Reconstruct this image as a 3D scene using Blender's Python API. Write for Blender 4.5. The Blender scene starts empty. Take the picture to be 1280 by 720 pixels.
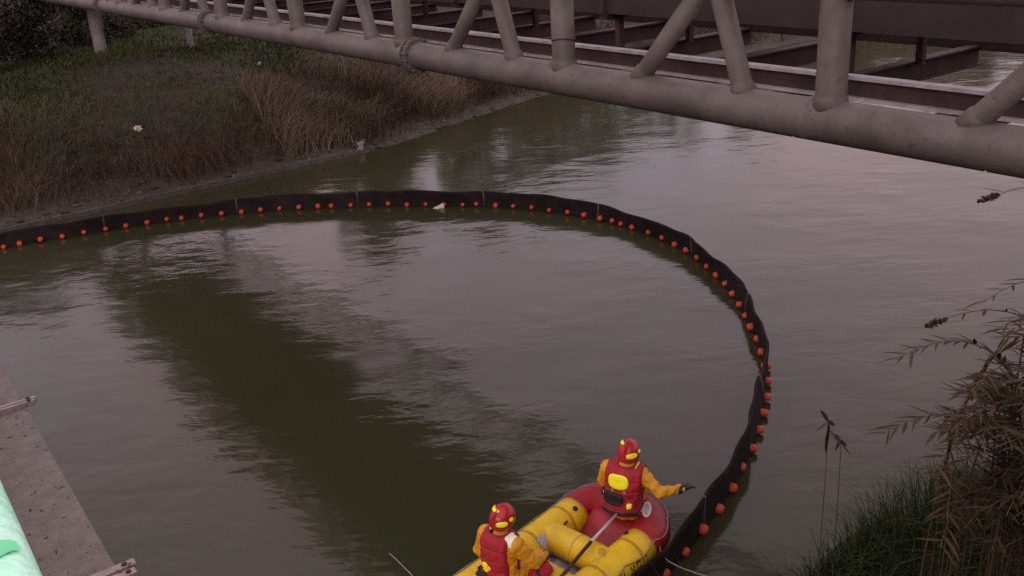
import bpy, math, random
import numpy as np
from mathutils import Vector, Matrix

scene = bpy.context.scene
random.seed(7)
rng = np.random.default_rng(11)

# ------------------------------------------------------------------ camera
CAM_H = 6.6
F_PX = 1200.0                       # focal length in photo pixels (1280 wide)
PITCH = math.radians(21.77)
ROLL = math.radians(3.7)
fw = np.array([0, math.cos(PITCH), -math.sin(PITCH)])
rt0 = np.array([1.0, 0, 0])
up0 = np.cross(rt0, fw)
RT = rt0 * math.cos(ROLL) - up0 * math.sin(ROLL)
UP = up0 * math.cos(ROLL) + rt0 * math.sin(ROLL)
CAM = np.array([0, 0, CAM_H])
cam_data = bpy.data.cameras.new('camera')
cam = bpy.data.objects.new('camera', cam_data)
scene.collection.objects.link(cam)
m = Matrix.Identity(4)
for i in range(3):
    m[i][0] = RT[i]; m[i][1] = UP[i]; m[i][2] = -fw[i]; m[i][3] = CAM[i]
cam.matrix_world = m
cam_data.sensor_width = 36.0
cam_data.lens = 36.0 * F_PX / 1280.0
cam_data.clip_start = 0.05
cam_data.clip_end = 2000
scene.camera = cam

# ------------------------------------------------------------------ sky, sun, exposure
SUN_EL, SUN_AZ = math.radians(24), math.radians(196)      # azimuth from +Y towards +X
world = bpy.data.worlds.new('World')
scene.world = world
world.use_nodes = True
wn, wl = world.node_tree.nodes, world.node_tree.links
bg = wn['Background']
sky = wn.new('ShaderNodeTexSky')
sky.sky_type = 'NISHITA'
sky.sun_disc = False
sky.sun_elevation = SUN_EL
sky.sun_rotation = SUN_AZ
geo = wn.new('ShaderNodeTexCoord')
sep = wn.new('ShaderNodeSeparateXYZ')
wl.new(geo.outputs['Generated'], sep.inputs[0])
ramp = wn.new('ShaderNodeMapRange')            # overcast sky: three times brighter overhead than at the horizon
ramp.inputs['From Min'].default_value = 0.0
ramp.inputs['From Max'].default_value = 1.0
ramp.inputs['To Min'].default_value = 9.8
ramp.inputs['To Max'].default_value = 14.0
wl.new(sep.outputs['Z'], ramp.inputs['Value'])
cn = wn.new('ShaderNodeTexNoise')              # soft dusk clouds, rosy and slate
cn.inputs['Scale'].default_value = 2.2
cn.inputs['Detail'].default_value = 3.0
wl.new(geo.outputs['Generated'], cn.inputs['Vector'])
cr = wn.new('ShaderNodeValToRGB')
cr.color_ramp.elements[0].position = 0.36
cr.color_ramp.elements[0].color = (0.98, 0.86, 1.01, 1)
cr.color_ramp.elements[1].position = 0.62
cr.color_ramp.elements[1].color = (1.24, 0.88, 0.96, 1)
wl.new(cn.outputs['Fac'], cr.inputs[0])
vm = wn.new('ShaderNodeVectorMath')
vm.operation = 'SCALE'
hi = wn.new('ShaderNodeMapRange')               # rosy low in the sky, neutral overhead
hi.inputs['From Min'].default_value = 0.45
hi.inputs['From Max'].default_value = 0.85
wl.new(sep.outputs['Z'], hi.inputs['Value'])
hm = wn.new('ShaderNodeMixRGB')
hm.inputs[2].default_value = (1.05, 0.90, 0.88, 1)
wl.new(hi.outputs[0], hm.inputs[0])
wl.new(cr.outputs['Color'], hm.inputs[1])
wl.new(hm.outputs[0], vm.inputs[0])
wl.new(ramp.outputs[0], vm.inputs['Scale'])
mx = wn.new('ShaderNodeMixRGB')
mx.inputs[0].default_value = 0.9
wl.new(sky.outputs[0], mx.inputs[1])
wl.new(vm.outputs[0], mx.inputs[2])
wl.new(mx.outputs[0], bg.inputs['Color'])
bg.inputs['Strength'].default_value = 0.1

sun_data = bpy.data.lights.new('sun', 'SUN')
sun_data.energy = 1.2
sun_data.angle = math.radians(25)
sun_data.color = (1.0, 0.88, 0.82)
sun = bpy.data.objects.new('sun', sun_data)
scene.collection.objects.link(sun)
sd = Vector((math.sin(SUN_AZ) * math.cos(SUN_EL), math.cos(SUN_AZ) * math.cos(SUN_EL), math.sin(SUN_EL)))
sun.rotation_euler = sd.to_track_quat('Z', 'Y').to_euler()
sun.location = (-8, -25, 30)

scene.view_settings.view_transform = 'Standard'
scene.view_settings.look = 'None'
scene.view_settings.exposure = 0.0
scene.view_settings.gamma = 1.0
scene.view_settings.use_curve_mapping = False
scene.cycles.use_denoising = False
scene.cycles.max_bounces = 6

# ------------------------------------------------------------------ positions
BV = np.array([-0.57195898, 0.82028222, 0])       # along both bridges, towards the far bank
NV = np.array([0.82028222, 0.57195898, 0])        # along the river, away from the camera's bridge


UPZ = np.array([0, 0, 1.0])


def W(s, n, z=0.0):
    return BV * s + NV * n + np.array([0, 0, z])


def ray(x, y):
    v = fw * F_PX + RT * (x - 640) - UP * (y - 360)
    return v / np.linalg.norm(v)


def at(x, y, z=0.0):
    v = ray(x, y)
    return CAM + v * ((z - CAM_H) / v[2])


def sn(p):
    return float(p @ BV), float(p @ NV)


def smooth(a, b, x):
    t = np.clip((x - a) / (b - a), 0, 1)
    return t * t * (3 - 2 * t)


_px = rng.uniform(0, 6.28, 24)
_k = rng.normal(size=(24, 2))


def wob(s, n, f=1.0):
    """cheap smooth noise, about -1..1"""
    r = 0
    for i in range(24):
        r = r + np.sin(f * (s * _k[i, 0] + n * _k[i, 1]) + _px[i])
    return r / 5.0


def far_edge(n):
    return 25.4 + 0.35 * np.sin(n * 0.5) * 0.4 + 3.2 * smooth(12, 24, n) - 26 * smooth(36, 80, n) - 1.5 * smooth(0, -20, n)


def near_edge(n):
    return 4.9 + 0.15 * np.sin(n * 0.9) - 1.2 * smooth(7.5, 12, n) - 1.5 * smooth(5, -6, n) - 14.0 * smooth(12, 70, n)


def ground_z(s, n):
    d = s - far_edge(n)
    zf = 0.02 + 0.16 * np.clip(d, 0, 1.4) + 1.35 * smooth(0.9, 3.6, d) + 1.15 * smooth(2.5, 7.5, d) + 0.9 * smooth(14, 40, d) + 5 * smooth(45, 120, d)
    zf = zf + 0.10 * wob(s, n, 0.8) * smooth(0.3, 3, d) + 0.03 * wob(s, n, 3.0) * smooth(0.0, 0.6, d)
    e = near_edge(n) - s
    zn = 0.02 + 0.30 * np.clip(e, 0, 8) + 0.55 * np.clip(e - 2.6, 0, 6) + 0.08 * wob(s, n, 1.0) * smooth(0.2, 1.5, e)
    bed = -0.02 - 0.9 * smooth(0, 3, np.minimum(-d, -e))
    return np.where(d > 0, zf, np.where(e > 0, zn, bed))


# ------------------------------------------------------------------ object helpers
COL = scene.collection


def tag(o, label=None, category=None, group=None, kind=None):
    if label: o['label'] = label
    if category: o['category'] = category
    if group: o['group'] = group
    if kind: o['kind'] = kind
    return o


def thing(name, loc, label, category, group=None):
    o = bpy.data.objects.new(name, None)
    o.empty_display_size = 0.2
    o.location = Vector(loc)
    COL.objects.link(o)
    return tag(o, label, category, group)


class MB:
    """collects verts and faces, then links them as one mesh object"""

    def __init__(self):
        self.v, self.f, self.mi, self.n = [], [], [], 0

    def add(self, v, f, mi=0):
        v = np.asarray(v, float).reshape(-1, 3)
        self.v.append(v)
        self.f += [tuple(int(i) + self.n for i in q) for q in f]
        self.mi += [mi] * len(f)
        self.n += len(v)
        return self

    def box(self, c, ax, ay, az, mi=0):
        """centre and three half-axis vectors"""
        c, ax, ay, az = [np.asarray(a, float) for a in (c, ax, ay, az)]
        v = [c + i * ax + j * ay + k * az for k in (-1, 1) for j in (-1, 1) for i in (-1, 1)]
        return self.add(v, [(0, 2, 3, 1), (4, 5, 7, 6), (0, 1, 5, 4), (2, 6, 7, 3), (0, 4, 6, 2), (1, 3, 7, 5)], mi)

    def tube(self, pts, rad, k=12, caps=True, mi=0, closed=False):
        pts = [np.asarray(p, float) for p in pts]
        n = len(pts)
        rad = np.broadcast_to(np.asarray(rad, float), (n,))
        ref = None
        base = []
        for i, p in enumerate(pts):
            if closed:
                t = pts[(i + 1) % n] - pts[i - 1]
            else:
                t = pts[min(i + 1, n - 1)] - pts[max(i - 1, 0)]
            t = t / (np.linalg.norm(t) + 1e-9)
            if ref is None:
                a = np.array([0, 0, 1.0]) if abs(t[2]) < 0.9 else np.array([1.0, 0, 0])
                ref = np.cross(a, t)
            ref = ref - t * (ref @ t)
            ref /= np.linalg.norm(ref)
            up = np.cross(t, ref)
            for j in range(k):
                a = 2 * math.pi * j / k
                base.append(p + rad[i] * (math.cos(a) * ref + math.sin(a) * up))
        fs = []
        for i in range(n if closed else n - 1):
            i2 = (i + 1) % n
            for j in range(k):
                fs.append((i * k + j, i * k + (j + 1) % k, i2 * k + (j + 1) % k, i2 * k + j))
        if caps and not closed:
            fs.append(tuple(range(k - 1, -1, -1)))
            fs.append(tuple((n - 1) * k + j for j in range(k)))
        return self.add(base, fs, mi)

    def grid(self, P, mi=0):
        P = np.asarray(P, float)
        a, b = P.shape[:2]
        fs = [(i * b + j, i * b + j + 1, (i + 1) * b + j + 1, (i + 1) * b + j) for i in range(a - 1) for j in range(b - 1)]
        return self.add(P.reshape(-1, 3), fs, mi)

    def mesh(self, name, mats, smooth_=True):
        me = bpy.data.meshes.new(name)
        v = np.concatenate(self.v) if self.v else np.zeros((0, 3))
        me.from_pydata(v.tolist(), [], self.f)
        for q in (mats if isinstance(mats, (list, tuple)) else [mats]):
            me.materials.append(q)
        if any(self.mi):
            me.polygons.foreach_set('material_index', self.mi)
        if smooth_:
            me.polygons.foreach_set('use_smooth', [True] * len(me.polygons))
        me.update()
        return me

    def build(self, name, mats, parent=None, smooth_=True):
        return link(name, self.mesh(name, mats, smooth_), parent)


def link(name, me, parent=None, loc=None, rotz=None):
    o = bpy.data.objects.new(name, me)
    COL.objects.link(o)
    if loc is not None: o.location = Vector(loc)
    if rotz is not None: o.rotation_euler.z = rotz
    if parent is not None:
        o.parent = parent
        if loc is None and parent.type == 'EMPTY' and parent.parent is None:
            o.location = -parent.location          # verts are in world coordinates
    return o


def sharp(o, ang=40):
    """smooth shading with hard edges kept"""
    me = o.data
    me.polygons.foreach_set('use_smooth', [True] * len(me.polygons))
    try:
        me.set_sharp_from_angle(angle=math.radians(ang))
    except Exception:
        pass
    return o


def fast_mesh(name, v, tris, mats, smooth_=False, mi=None):
    """big triangle meshes"""
    v = np.asarray(v, np.float32).reshape(-1, 3)
    tris = np.asarray(tris, np.int32).reshape(-1, 3)
    me = bpy.data.meshes.new(name)
    me.vertices.add(len(v))
    me.vertices.foreach_set('co', v.ravel())
    me.loops.add(tris.size)
    me.loops.foreach_set('vertex_index', tris.ravel())
    me.polygons.add(len(tris))
    me.polygons.foreach_set('loop_start', np.arange(0, tris.size, 3, dtype=np.int32))
    me.polygons.foreach_set('loop_total', np.full(len(tris), 3, np.int32))
    if smooth_:
        me.polygons.foreach_set('use_smooth', np.ones(len(tris), bool))
    for q in (mats if isinstance(mats, (list, tuple)) else [mats]):
        me.materials.append(q)
    if mi is not None:
        me.polygons.foreach_set('material_index', np.asarray(mi, np.int32))
    me.update()
    me.validate()
    return me


# ------------------------------------------------------------------ materials
def mat(name, color, rough=0.6, var=0.15, vscale=6.0, bump=0.0, bscale=40.0, metal=0.0, spots=None, color2=None, spec=0.5, detail=6.0):
    """principled with noise colour variation, optional second colour, dark spots, bump"""
    M = bpy.data.materials.new(name)
    M.use_nodes = True
    nt = M.node_tree
    N, L = nt.nodes, nt.links
    p = N['Principled BSDF']
    p.inputs['Roughness'].default_value = rough
    p.inputs['Metallic'].default_value = metal
    p.inputs['Specular IOR Level'].default_value = spec
    tc = N.new('ShaderNodeTexCoord')
    no = N.new('ShaderNodeTexNoise')
    no.inputs['Scale'].default_value = vscale
    no.inputs['Detail'].default_value = detail
    no.inputs['Roughness'].default_value = 0.65
    L.new(tc.outputs['Object'], no.inputs['Vector'])
    rp = N.new('ShaderNodeValToRGB')
    c = np.array(color)
    c2 = np.array(color2) if color2 is not None else np.clip(c * (1 + var), 0, 1)
    c1 = c if color2 is not None else c * (1 - var)
    rp.color_ramp.elements[0].position = 0.35
    rp.color_ramp.elements[0].color = (*c1, 1)
    rp.color_ramp.elements[1].position = 0.66
    rp.color_ramp.elements[1].color = (*c2, 1)
    L.new(no.outputs['Fac'], rp.inputs[0])
    out = rp.outputs[0]
    if spots:
        sc, size, scol = spots
        vo = N.new('ShaderNodeTexNoise')
        vo.inputs['Scale'].default_value = sc
        vo.inputs['Detail'].default_value = 2.0
        L.new(tc.outputs['Object'], vo.inputs['Vector'])
        sr = N.new('ShaderNodeValToRGB')
        sr.color_ramp.elements[0].position = size
        sr.color_ramp.elements[0].color = (0, 0, 0, 1)
        sr.color_ramp.elements[1].position = size + 0.03
        sr.color_ramp.elements[1].color = (1, 1, 1, 1)
        L.new(vo.outputs['Fac'], sr.inputs[0])
        mi = N.new('ShaderNodeMixRGB')
        mi.inputs[2].default_value = (*scol, 1)
        L.new(sr.outputs[0], mi.inputs[0])
        L.new(out, mi.inputs[1])
        out = mi.outputs[0]
    L.new(out, p.inputs['Base Color'])
    if bump > 0:
        bn = N.new('ShaderNodeTexNoise')
        bn.inputs['Scale'].default_value = bscale
        bn.inputs['Detail'].default_value = 5.0
        L.new(tc.outputs['Object'], bn.inputs['Vector'])
        bp = N.new('ShaderNodeBump')
        bp.inputs['Strength'].default_value = bump
        bp.inputs['Distance'].default_value = 0.02
        L.new(bn.outputs['Fac'], bp.inputs['Height'])
        L.new(bp.outputs[0], p.inputs['Normal'])
    return M


def island_mat(name, cols, rough=0.7, trans=0.0):
    """each loose leaf or blade picks its own colour"""
    M = bpy.data.materials.new(name)
    M.use_nodes = True
    N, L = M.node_tree.nodes, M.node_tree.links
    p = N['Principled BSDF']
    p.inputs['Roughness'].default_value = rough
    p.inputs['Specular IOR Level'].default_value = 0.25
    g = N.new('ShaderNodeNewGeometry')
    rp = N.new('ShaderNodeValToRGB')
    el = rp.color_ramp.elements
    for i, c in enumerate(cols):
        e = el[i] if i < 2 else el.new(1.0)
        e.position = i / (len(cols) - 1)
        e.color = (*c, 1)
    L.new(g.outputs['Random Per Island'], rp.inputs[0])
    L.new(rp.outputs[0], p.inputs['Base Color'])
    return M


PAINT = mat('grey_pipe_paint', (0.062, 0.049, 0.045), 0.6, vscale=1.8, color2=(0.112, 0.091, 0.086), bump=0.2, bscale=30, spots=(16.0, 0.66, (0.060, 0.040, 0.030)))
PAINT2 = mat('brown_grey_brace_paint', (0.058, 0.044, 0.037), 0.65, vscale=3.0, color2=(0.100, 0.080, 0.070), bump=0.2, bscale=30, spots=(18.0, 0.67, (0.055, 0.036, 0.026)))
GALV = mat('pale_channel_steel', (0.24, 0.21, 0.23), 0.45, vscale=5.0, color2=(0.40, 0.36, 0.38))
RUST = mat('dark_rusty_steel', (0.030, 0.016, 0.014), 0.8, vscale=3.0, color2=(0.062, 0.030, 0.026), bump=0.3, bscale=20)
DUCT = mat('dark_brown_duct_steel', (0.017, 0.010, 0.010), 0.85, vscale=2.0, color2=(0.032, 0.017, 0.016), bump=0.2)
CONC = mat('pale_concrete', (0.20, 0.175, 0.165), 0.9, vscale=3.0, var=0.25, bump=0.3)
FLANGE = mat('stained_girder_steel', (0.145, 0.122, 0.115), 0.85, vscale=14.0, color2=(0.20, 0.170, 0.163), bump=0.35, bscale=80, spots=(30.0, 0.655, (0.035, 0.024, 0.02)))
BRK = mat('worn_bracket_steel', (0.22, 0.18, 0.18), 0.7, vscale=20.0, color2=(0.34, 0.28, 0.28), spots=(26.0, 0.62, (0.12, 0.045, 0.035)))
MINT = mat('mint_green_paint', (0.42, 0.88, 0.66), 0.35, vscale=7.0, color2=(0.74, 0.95, 0.83), bump=0.25, bscale=90, detail=3)
MINTD = mat('bright_green_touch_up_paint', (0.10, 0.62, 0.28), 0.35, vscale=20)
SUIT = mat('yellow_dry_suit', (0.60, 0.27, 0.008), 0.6, vscale=9.0, color2=(0.72, 0.34, 0.012), bump=0.35, bscale=14)
YEL = mat('yellow_raft_fabric', (0.64, 0.40, 0.012), 0.45, vscale=3.5, color2=(0.82, 0.55, 0.015), bump=0.12, bscale=18, spots=(5.0, 0.655, (0.52, 0.31, 0.02)))
SEAM_TAPE = mat('yellow_seam_tape', (0.46, 0.25, 0.012), 0.55, vscale=12, var=0.15)
RED = mat('red_raft_fabric', (0.29, 0.010, 0.016), 0.5, vscale=4.0, var=0.28, bump=0.15, bscale=18)
VRED = mat('red_vest_cloth', (0.36, 0.010, 0.022), 0.7, vscale=12.0, var=0.2, bump=0.4, bscale=30)
HRED = mat('red_helmet_shell', (0.40, 0.014, 0.028), 0.3, vscale=5.0, var=0.1)
BLACK = mat('black_webbing', (0.012, 0.011, 0.012), 0.7, vscale=30.0, var=0.4, bump=0.2)
GLOVE = mat('black_glove', (0.010, 0.012, 0.018), 0.6, vscale=30.0, var=0.3)
REFL = mat('fluorescent_yellow_tape', (0.98, 0.95, 0.02), 0.4, var=0.03)
REFW = mat('pale_silver_tape', (0.97, 0.96, 0.80), 0.35, var=0.03)
SKIN = mat('skin', (0.45, 0.26, 0.19), 0.55, vscale=20, var=0.1)
FLOORG = mat('grey_raft_floor', (0.30, 0.27, 0.30), 0.6, vscale=8.0, var=0.2)
PATCH = mat('pale_grey_patch', (0.42, 0.38, 0.42), 0.6, vscale=30.0, var=0.3)
WHITE = mat('white_print', (0.62, 0.52, 0.56), 0.5, vscale=30, var=0.1)
ROPE = mat('weathered_rope', (0.25, 0.20, 0.19), 0.9, vscale=60, var=0.3)
SHAFT = mat('pale_paddle_shaft', (0.52, 0.46, 0.50), 0.4, vscale=10, var=0.1)
DSHAFT = mat('dark_maroon_grip', (0.035, 0.008, 0.010), 0.5, vscale=10, var=0.2)
CURT = mat('black_boom_fabric', (0.009, 0.007, 0.007), 0.85, vscale=3.0, color2=(0.022, 0.013, 0.012), bump=0.8, bscale=7, spec=0.15)
BATTEN = mat('grey_boom_batten', (0.05, 0.042, 0.04), 0.6, vscale=12, var=0.3)
ORANGE = mat('orange_float_plastic', (0.30, 0.026, 0.012), 0.6, vscale=7.0, color2=(0.52, 0.058, 0.018))
INK = mat('faded_black_lettering', (0.07, 0.04, 0.012), 0.6, vscale=40, color2=(0.20, 0.11, 0.02))
FOAM = mat('dirty_white_foam', (0.55, 0.47, 0.43), 0.8, vscale=12, var=0.2, bump=0.4)
MUDDY = mat('wet_timber', (0.04, 0.03, 0.026), 0.6, vscale=6.0, color2=(0.09, 0.07, 0.06), bump=0.3)
BARK = mat('brown_bark', (0.06, 0.042, 0.035), 0.9, vscale=10, var=0.4, bump=0.6)
LEAF_D = island_mat('dark_bush_leaves', [(0.018, 0.014, 0.012), (0.030, 0.024, 0.016), (0.035, 0.040, 0.020), (0.055, 0.038, 0.030)])
LEAF_G = island_mat('olive_tree_leaves', [(0.040, 0.045, 0.018), (0.075, 0.070, 0.030), (0.10, 0.085, 0.045)])
GRASS = island_mat('green_bank_grass', [(0.018, 0.030, 0.006), (0.040, 0.070, 0.010), (0.064, 0.078, 0.016), (0.065, 0.046, 0.022)])
GRASSN = island_mat('near_green_grass', [(0.010, 0.022, 0.006), (0.026, 0.056, 0.012), (0.040, 0.062, 0.015), (0.07, 0.058, 0.026)])
DRY = island_mat('dry_brown_grass', [(0.032, 0.017, 0.011), (0.060, 0.034, 0.021), (0.108, 0.069, 0.045), (0.070, 0.030, 0.015)])
TAN = island_mat('pale_tan_reeds', [(0.075, 0.050, 0.034), (0.13, 0.092, 0.064), (0.19, 0.145, 0.105), (0.09, 0.05, 0.028)])
REEDM = island_mat('dry_reed_leaves', [(0.014, 0.010, 0.005), (0.036, 0.021, 0.010), (0.066, 0.036, 0.018), (0.026, 0.026, 0.009)])
STEM = mat('reed_cane', (0.045, 0.032, 0.016), 0.6, vscale=12, color2=(0.075, 0.052, 0.026))
PLUME = island_mat('dark_reed_plume', [(0.02, 0.014, 0.012), (0.05, 0.035, 0.028)])


def water_material():
    M = bpy.data.materials.new('muddy_river_water')
    M.use_nodes = True
    N, L = M.node_tree.nodes, M.node_tree.links
    p = N['Principled BSDF']
    p.inputs['Roughness'].default_value = 0.11
    p.inputs['IOR'].default_value = 1.33
    tc = N.new('ShaderNodeTexCoord')
    no = N.new('ShaderNodeTexNoise')
    no.inputs['Scale'].default_value = 0.16
    no.inputs['Detail'].default_value = 3
    L.new(tc.outputs['Object'], no.inputs['Vector'])
    rp = N.new('ShaderNodeValToRGB')
    rp.color_ramp.elements[0].position = 0.3
    rp.color_ramp.elements[0].color = (0.026, 0.027, 0.013, 1)
    rp.color_ramp.elements[1].position = 0.7
    rp.color_ramp.elements[1].color = (0.036, 0.036, 0.019, 1)
    L.new(no.outputs['Fac'], rp.inputs[0])
    L.new(rp.outputs[0], p.inputs['Base Color'])
    def waves(scale, rot, stretch, detail):
        mp = N.new('ShaderNodeMapping')
        mp.inputs['Rotation'].default_value = (0, 0, math.radians(rot))
        mp.inputs['Scale'].default_value = (stretch, 1, 1)
        L.new(tc.outputs['Object'], mp.inputs['Vector'])
        t = N.new('ShaderNodeTexNoise')
        t.inputs['Scale'].default_value = scale
        t.inputs['Detail'].default_value = detail
        t.inputs['Roughness'].default_value = 0.45
        t.inputs['Distortion'].default_value = 0.4
        L.new(mp.outputs[0], t.inputs['Vector'])
        return t.outputs['Fac']
    a = waves(1.3, 12, 0.42, 1.5)
    b = waves(3.6, -10, 0.5, 2.0)
    c = waves(11.0, 5, 0.6, 1.0)
    msk = N.new('ShaderNodeTexNoise')
    msk.inputs['Scale'].default_value = 0.33
    msk.inputs['Detail'].default_value = 2
    L.new(tc.outputs['Object'], msk.inputs['Vector'])
    mr = N.new('ShaderNodeMapRange')
    mr.inputs['From Min'].default_value = 0.40
    mr.inputs['From Max'].default_value = 0.62
    mr.inputs['To Min'].default_value = 0.22
    mr.inputs['To Max'].default_value = 1.0
    L.new(msk.outputs['Fac'], mr.inputs['Value'])
    def mul(x, k):
        q = N.new('ShaderNodeMath'); q.operation = 'MULTIPLY'
        L.new(x, q.inputs[0])
        if isinstance(k, float): q.inputs[1].default_value = k
        else: L.new(k, q.inputs[1])
        return q.outputs[0]
    def add(x, y):
        q = N.new('ShaderNodeMath'); q.operation = 'ADD'
        L.new(x, q.inputs[0]); L.new(y, q.inputs[1])
        return q.outputs[0]
    h = add(add(mul(a, 0.018), mul(b, 0.012)), mul(c, 0.0028))
    h = mul(h, mr.outputs[0])
    bp = N.new('ShaderNodeBump')
    bp.inputs['Strength'].default_value = 1.0
    bp.inputs['Distance'].default_value = 1.0
    L.new(h, bp.inputs['Height'])
    L.new(bp.outputs[0], p.inputs['Normal'])
    return M


def ground_material():
    M = mat('bank_soil', (0.018, 0.013, 0.008), 0.8, vscale=2.2, color2=(0.046, 0.034, 0.024), bump=1.0, bscale=9)
    return M


# ------------------------------------------------------------------ ground and water
def axis(lo, hi, fine_lo, fine_hi, fine, coarse):
    a = list(np.arange(lo, fine_lo, coarse)) + list(np.arange(fine_lo, fine_hi, fine)) + list(np.arange(fine_hi, hi + coarse, coarse))
    return np.array(a)


sa = np.concatenate([np.arange(-150, -8, 6.0), np.arange(-8, 8, 0.3), np.arange(8, 22, 1.0), np.arange(22, 42, 0.25), np.arange(42, 70, 1.2), np.arange(70, 260, 8.0)])
na = axis(-160, 300, -8, 36, 0.4, 4.0)
S, Nn = np.meshgrid(sa, na, indexing='ij')
Z = ground_z(S, Nn)
P = S[..., None] * BV + Nn[..., None] * NV
P[..., 2] = Z
I = np.arange(S.size).reshape(S.shape)
q00, q01, q10, q11 = I[:-1, :-1].ravel(), I[:-1, 1:].ravel(), I[1:, :-1].ravel(), I[1:, 1:].ravel()
tri = np.concatenate([np.stack([q00, q11, q01], 1), np.stack([q00, q10, q11], 1)])
gm = fast_mesh('ground', P.reshape(-1, 3), tri, ground_material(), True)
_nz = np.zeros(3 * len(gm.polygons)); gm.polygons.foreach_get('normal', _nz)
if _nz[2::3].mean() < 0: gm.flip_normals()
tag(link('ground', gm), kind='structure')
wb = MB()
wb.add([W(-160, -160), W(-160, 300), W(260, 300), W(260, -160)], [(0, 3, 2, 1)] if np.cross(W(0, 1), W(1, 0))[2] < 0 else [(0, 1, 2, 3)])
wo = wb.build('river_water', water_material(), None, False)
if wo.data.polygons[0].normal.z < 0: wo.data.flip_normals()
tag(wo, kind='structure')


# ------------------------------------------------------------------ pipe truss bridge
K = 0.65
TN, TZ, TOPZ = 10 * K, CAM_H - 2.72 * K, CAM_H - 1.03 * K
PANEL = 5.17 * K
CR = 0.168                                     # chord radius
truss = thing('pipe_truss_bridge', W(0, TN, 0), 'grey tubular steel truss bridge spanning the river, with open rusty floor beams', 'bridge')
S0, S1 = -5.0, 36.0


def cyl(a, b, r, k=24, name='tube', material=PAINT, parent=truss, seg=1):
    a, b = np.asarray(a), np.asarray(b)
    if name in ('vertical_post', 'diagonal_brace'):
        L_ = np.linalg.norm(b - a)
        x0 = CR / abs((b - a)[2] / L_) - 0.05      # where the chord's skin is met
        ts = np.array([0, x0 - 0.02, x0 + 0.012, x0 + 0.03, x0 + 0.05, L_]) / L_
        return MB().tube([a + (b - a) * t for t in ts], [r + 0.016, r + 0.016, r + 0.014, r + 0.004, r, r], k).build(name, material, parent)
    return sharp(MB().tube([a + (b - a) * t for t in np.linspace(0, 1, seg + 1)], r, k).build(name, material, parent), 60)


lower = cyl(W(S0, TN, TZ), W(S1, TN, TZ), CR, 36, 'lower_chord', PAINT, seg=60)
upper = cyl(W(S0, TN, TOPZ), W(S1, TN, TOPZ), CR * 0.94, 36, 'upper_chord', PAINT, seg=60)
sv = 7.27 * K
j0 = -3
for j in range(j0, 9):
    s = sv + j * PANEL
    if not (S0 + 0.2 < s < S1 - 0.2):
        continue
    cyl(W(s, TN, TZ + 0.05), W(s, TN, TOPZ), 0.123, 24, 'vertical_post', PAINT2)
    # weld collar on the chord beside the post
    MB().tube([W(s + 0.14, TN, TZ), W(s + 0.155, TN, TZ), W(s + 0.20, TN, TZ), W(s + 0.215, TN, TZ)], [CR, CR + 0.008, CR + 0.008, CR], 36, False).build('weld_collar', PAINT, truss)
    if s + 2.26 < S1:
        cyl(W(s + 1.33 * K, TN, TZ + 0.05), W(s + 1.90 * K, TN, TOPZ), 0.093, 20, 'diagonal_brace', PAINT2)
        cyl(W(s + 3.47 * K, TN, TZ + 0.05), W(s + 1.98 * K, TN, TOPZ), 0.088, 20, 'diagonal_brace', PAINT2)
for sf in (17.2 * K, 29.1 * K, 41.0 * K):
    fo = None
    for ds in (-0.055, 0.055):
        ring = MB()
        r0, r1 = CR - 0.01, CR + 0.062
        prof = [(-0.014, r0), (-0.014, r1), (0.014, r1), (0.014, r0)]
        v, f = [], []
        kk = 32
        for t in range(kk):
            a = 2 * math.pi * t / kk
            for x, r in prof:
                v.append(W(sf + ds + x, TN + r * math.cos(a), TZ + r * math.sin(a)))
        for t in range(kk):
            t2 = (t + 1) % kk
            for q in range(4):
                f.append((t * 4 + q, t * 4 + (q + 1) % 4, t2 * 4 + (q + 1) % 4, t2 * 4 + q))
        o = sharp(ring.add(v, f).build('flange', PAINT, truss), 40)
        fo = fo or o
    for t in range(14):
        a = 2 * math.pi * (t + 0.5) / 14
        rr = CR + 0.038
        c0 = W(sf - 0.09, TN + rr * math.cos(a), TZ + rr * math.sin(a))
        c1 = W(sf + 0.09, TN + rr * math.cos(a), TZ + rr * math.sin(a))
        b = MB().tube([c0, c1], 0.014, 6).build('bolt', PAINT, None)
        b.parent = fo
        b.location = (0, 0, 0)
# a wire strap round one of the posts
ss = sv + PANEL
MB().tube([W(ss + 0.126 * math.cos(a), TN + 0.126 * math.sin(a), TZ + 0.42 + 0.012 * math.sin(a * 2)) for a in np.linspace(0, 2 * math.pi, 25)[:-1]], 0.008, 6, closed=True).build('wire_strap', BLACK, truss)

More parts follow.
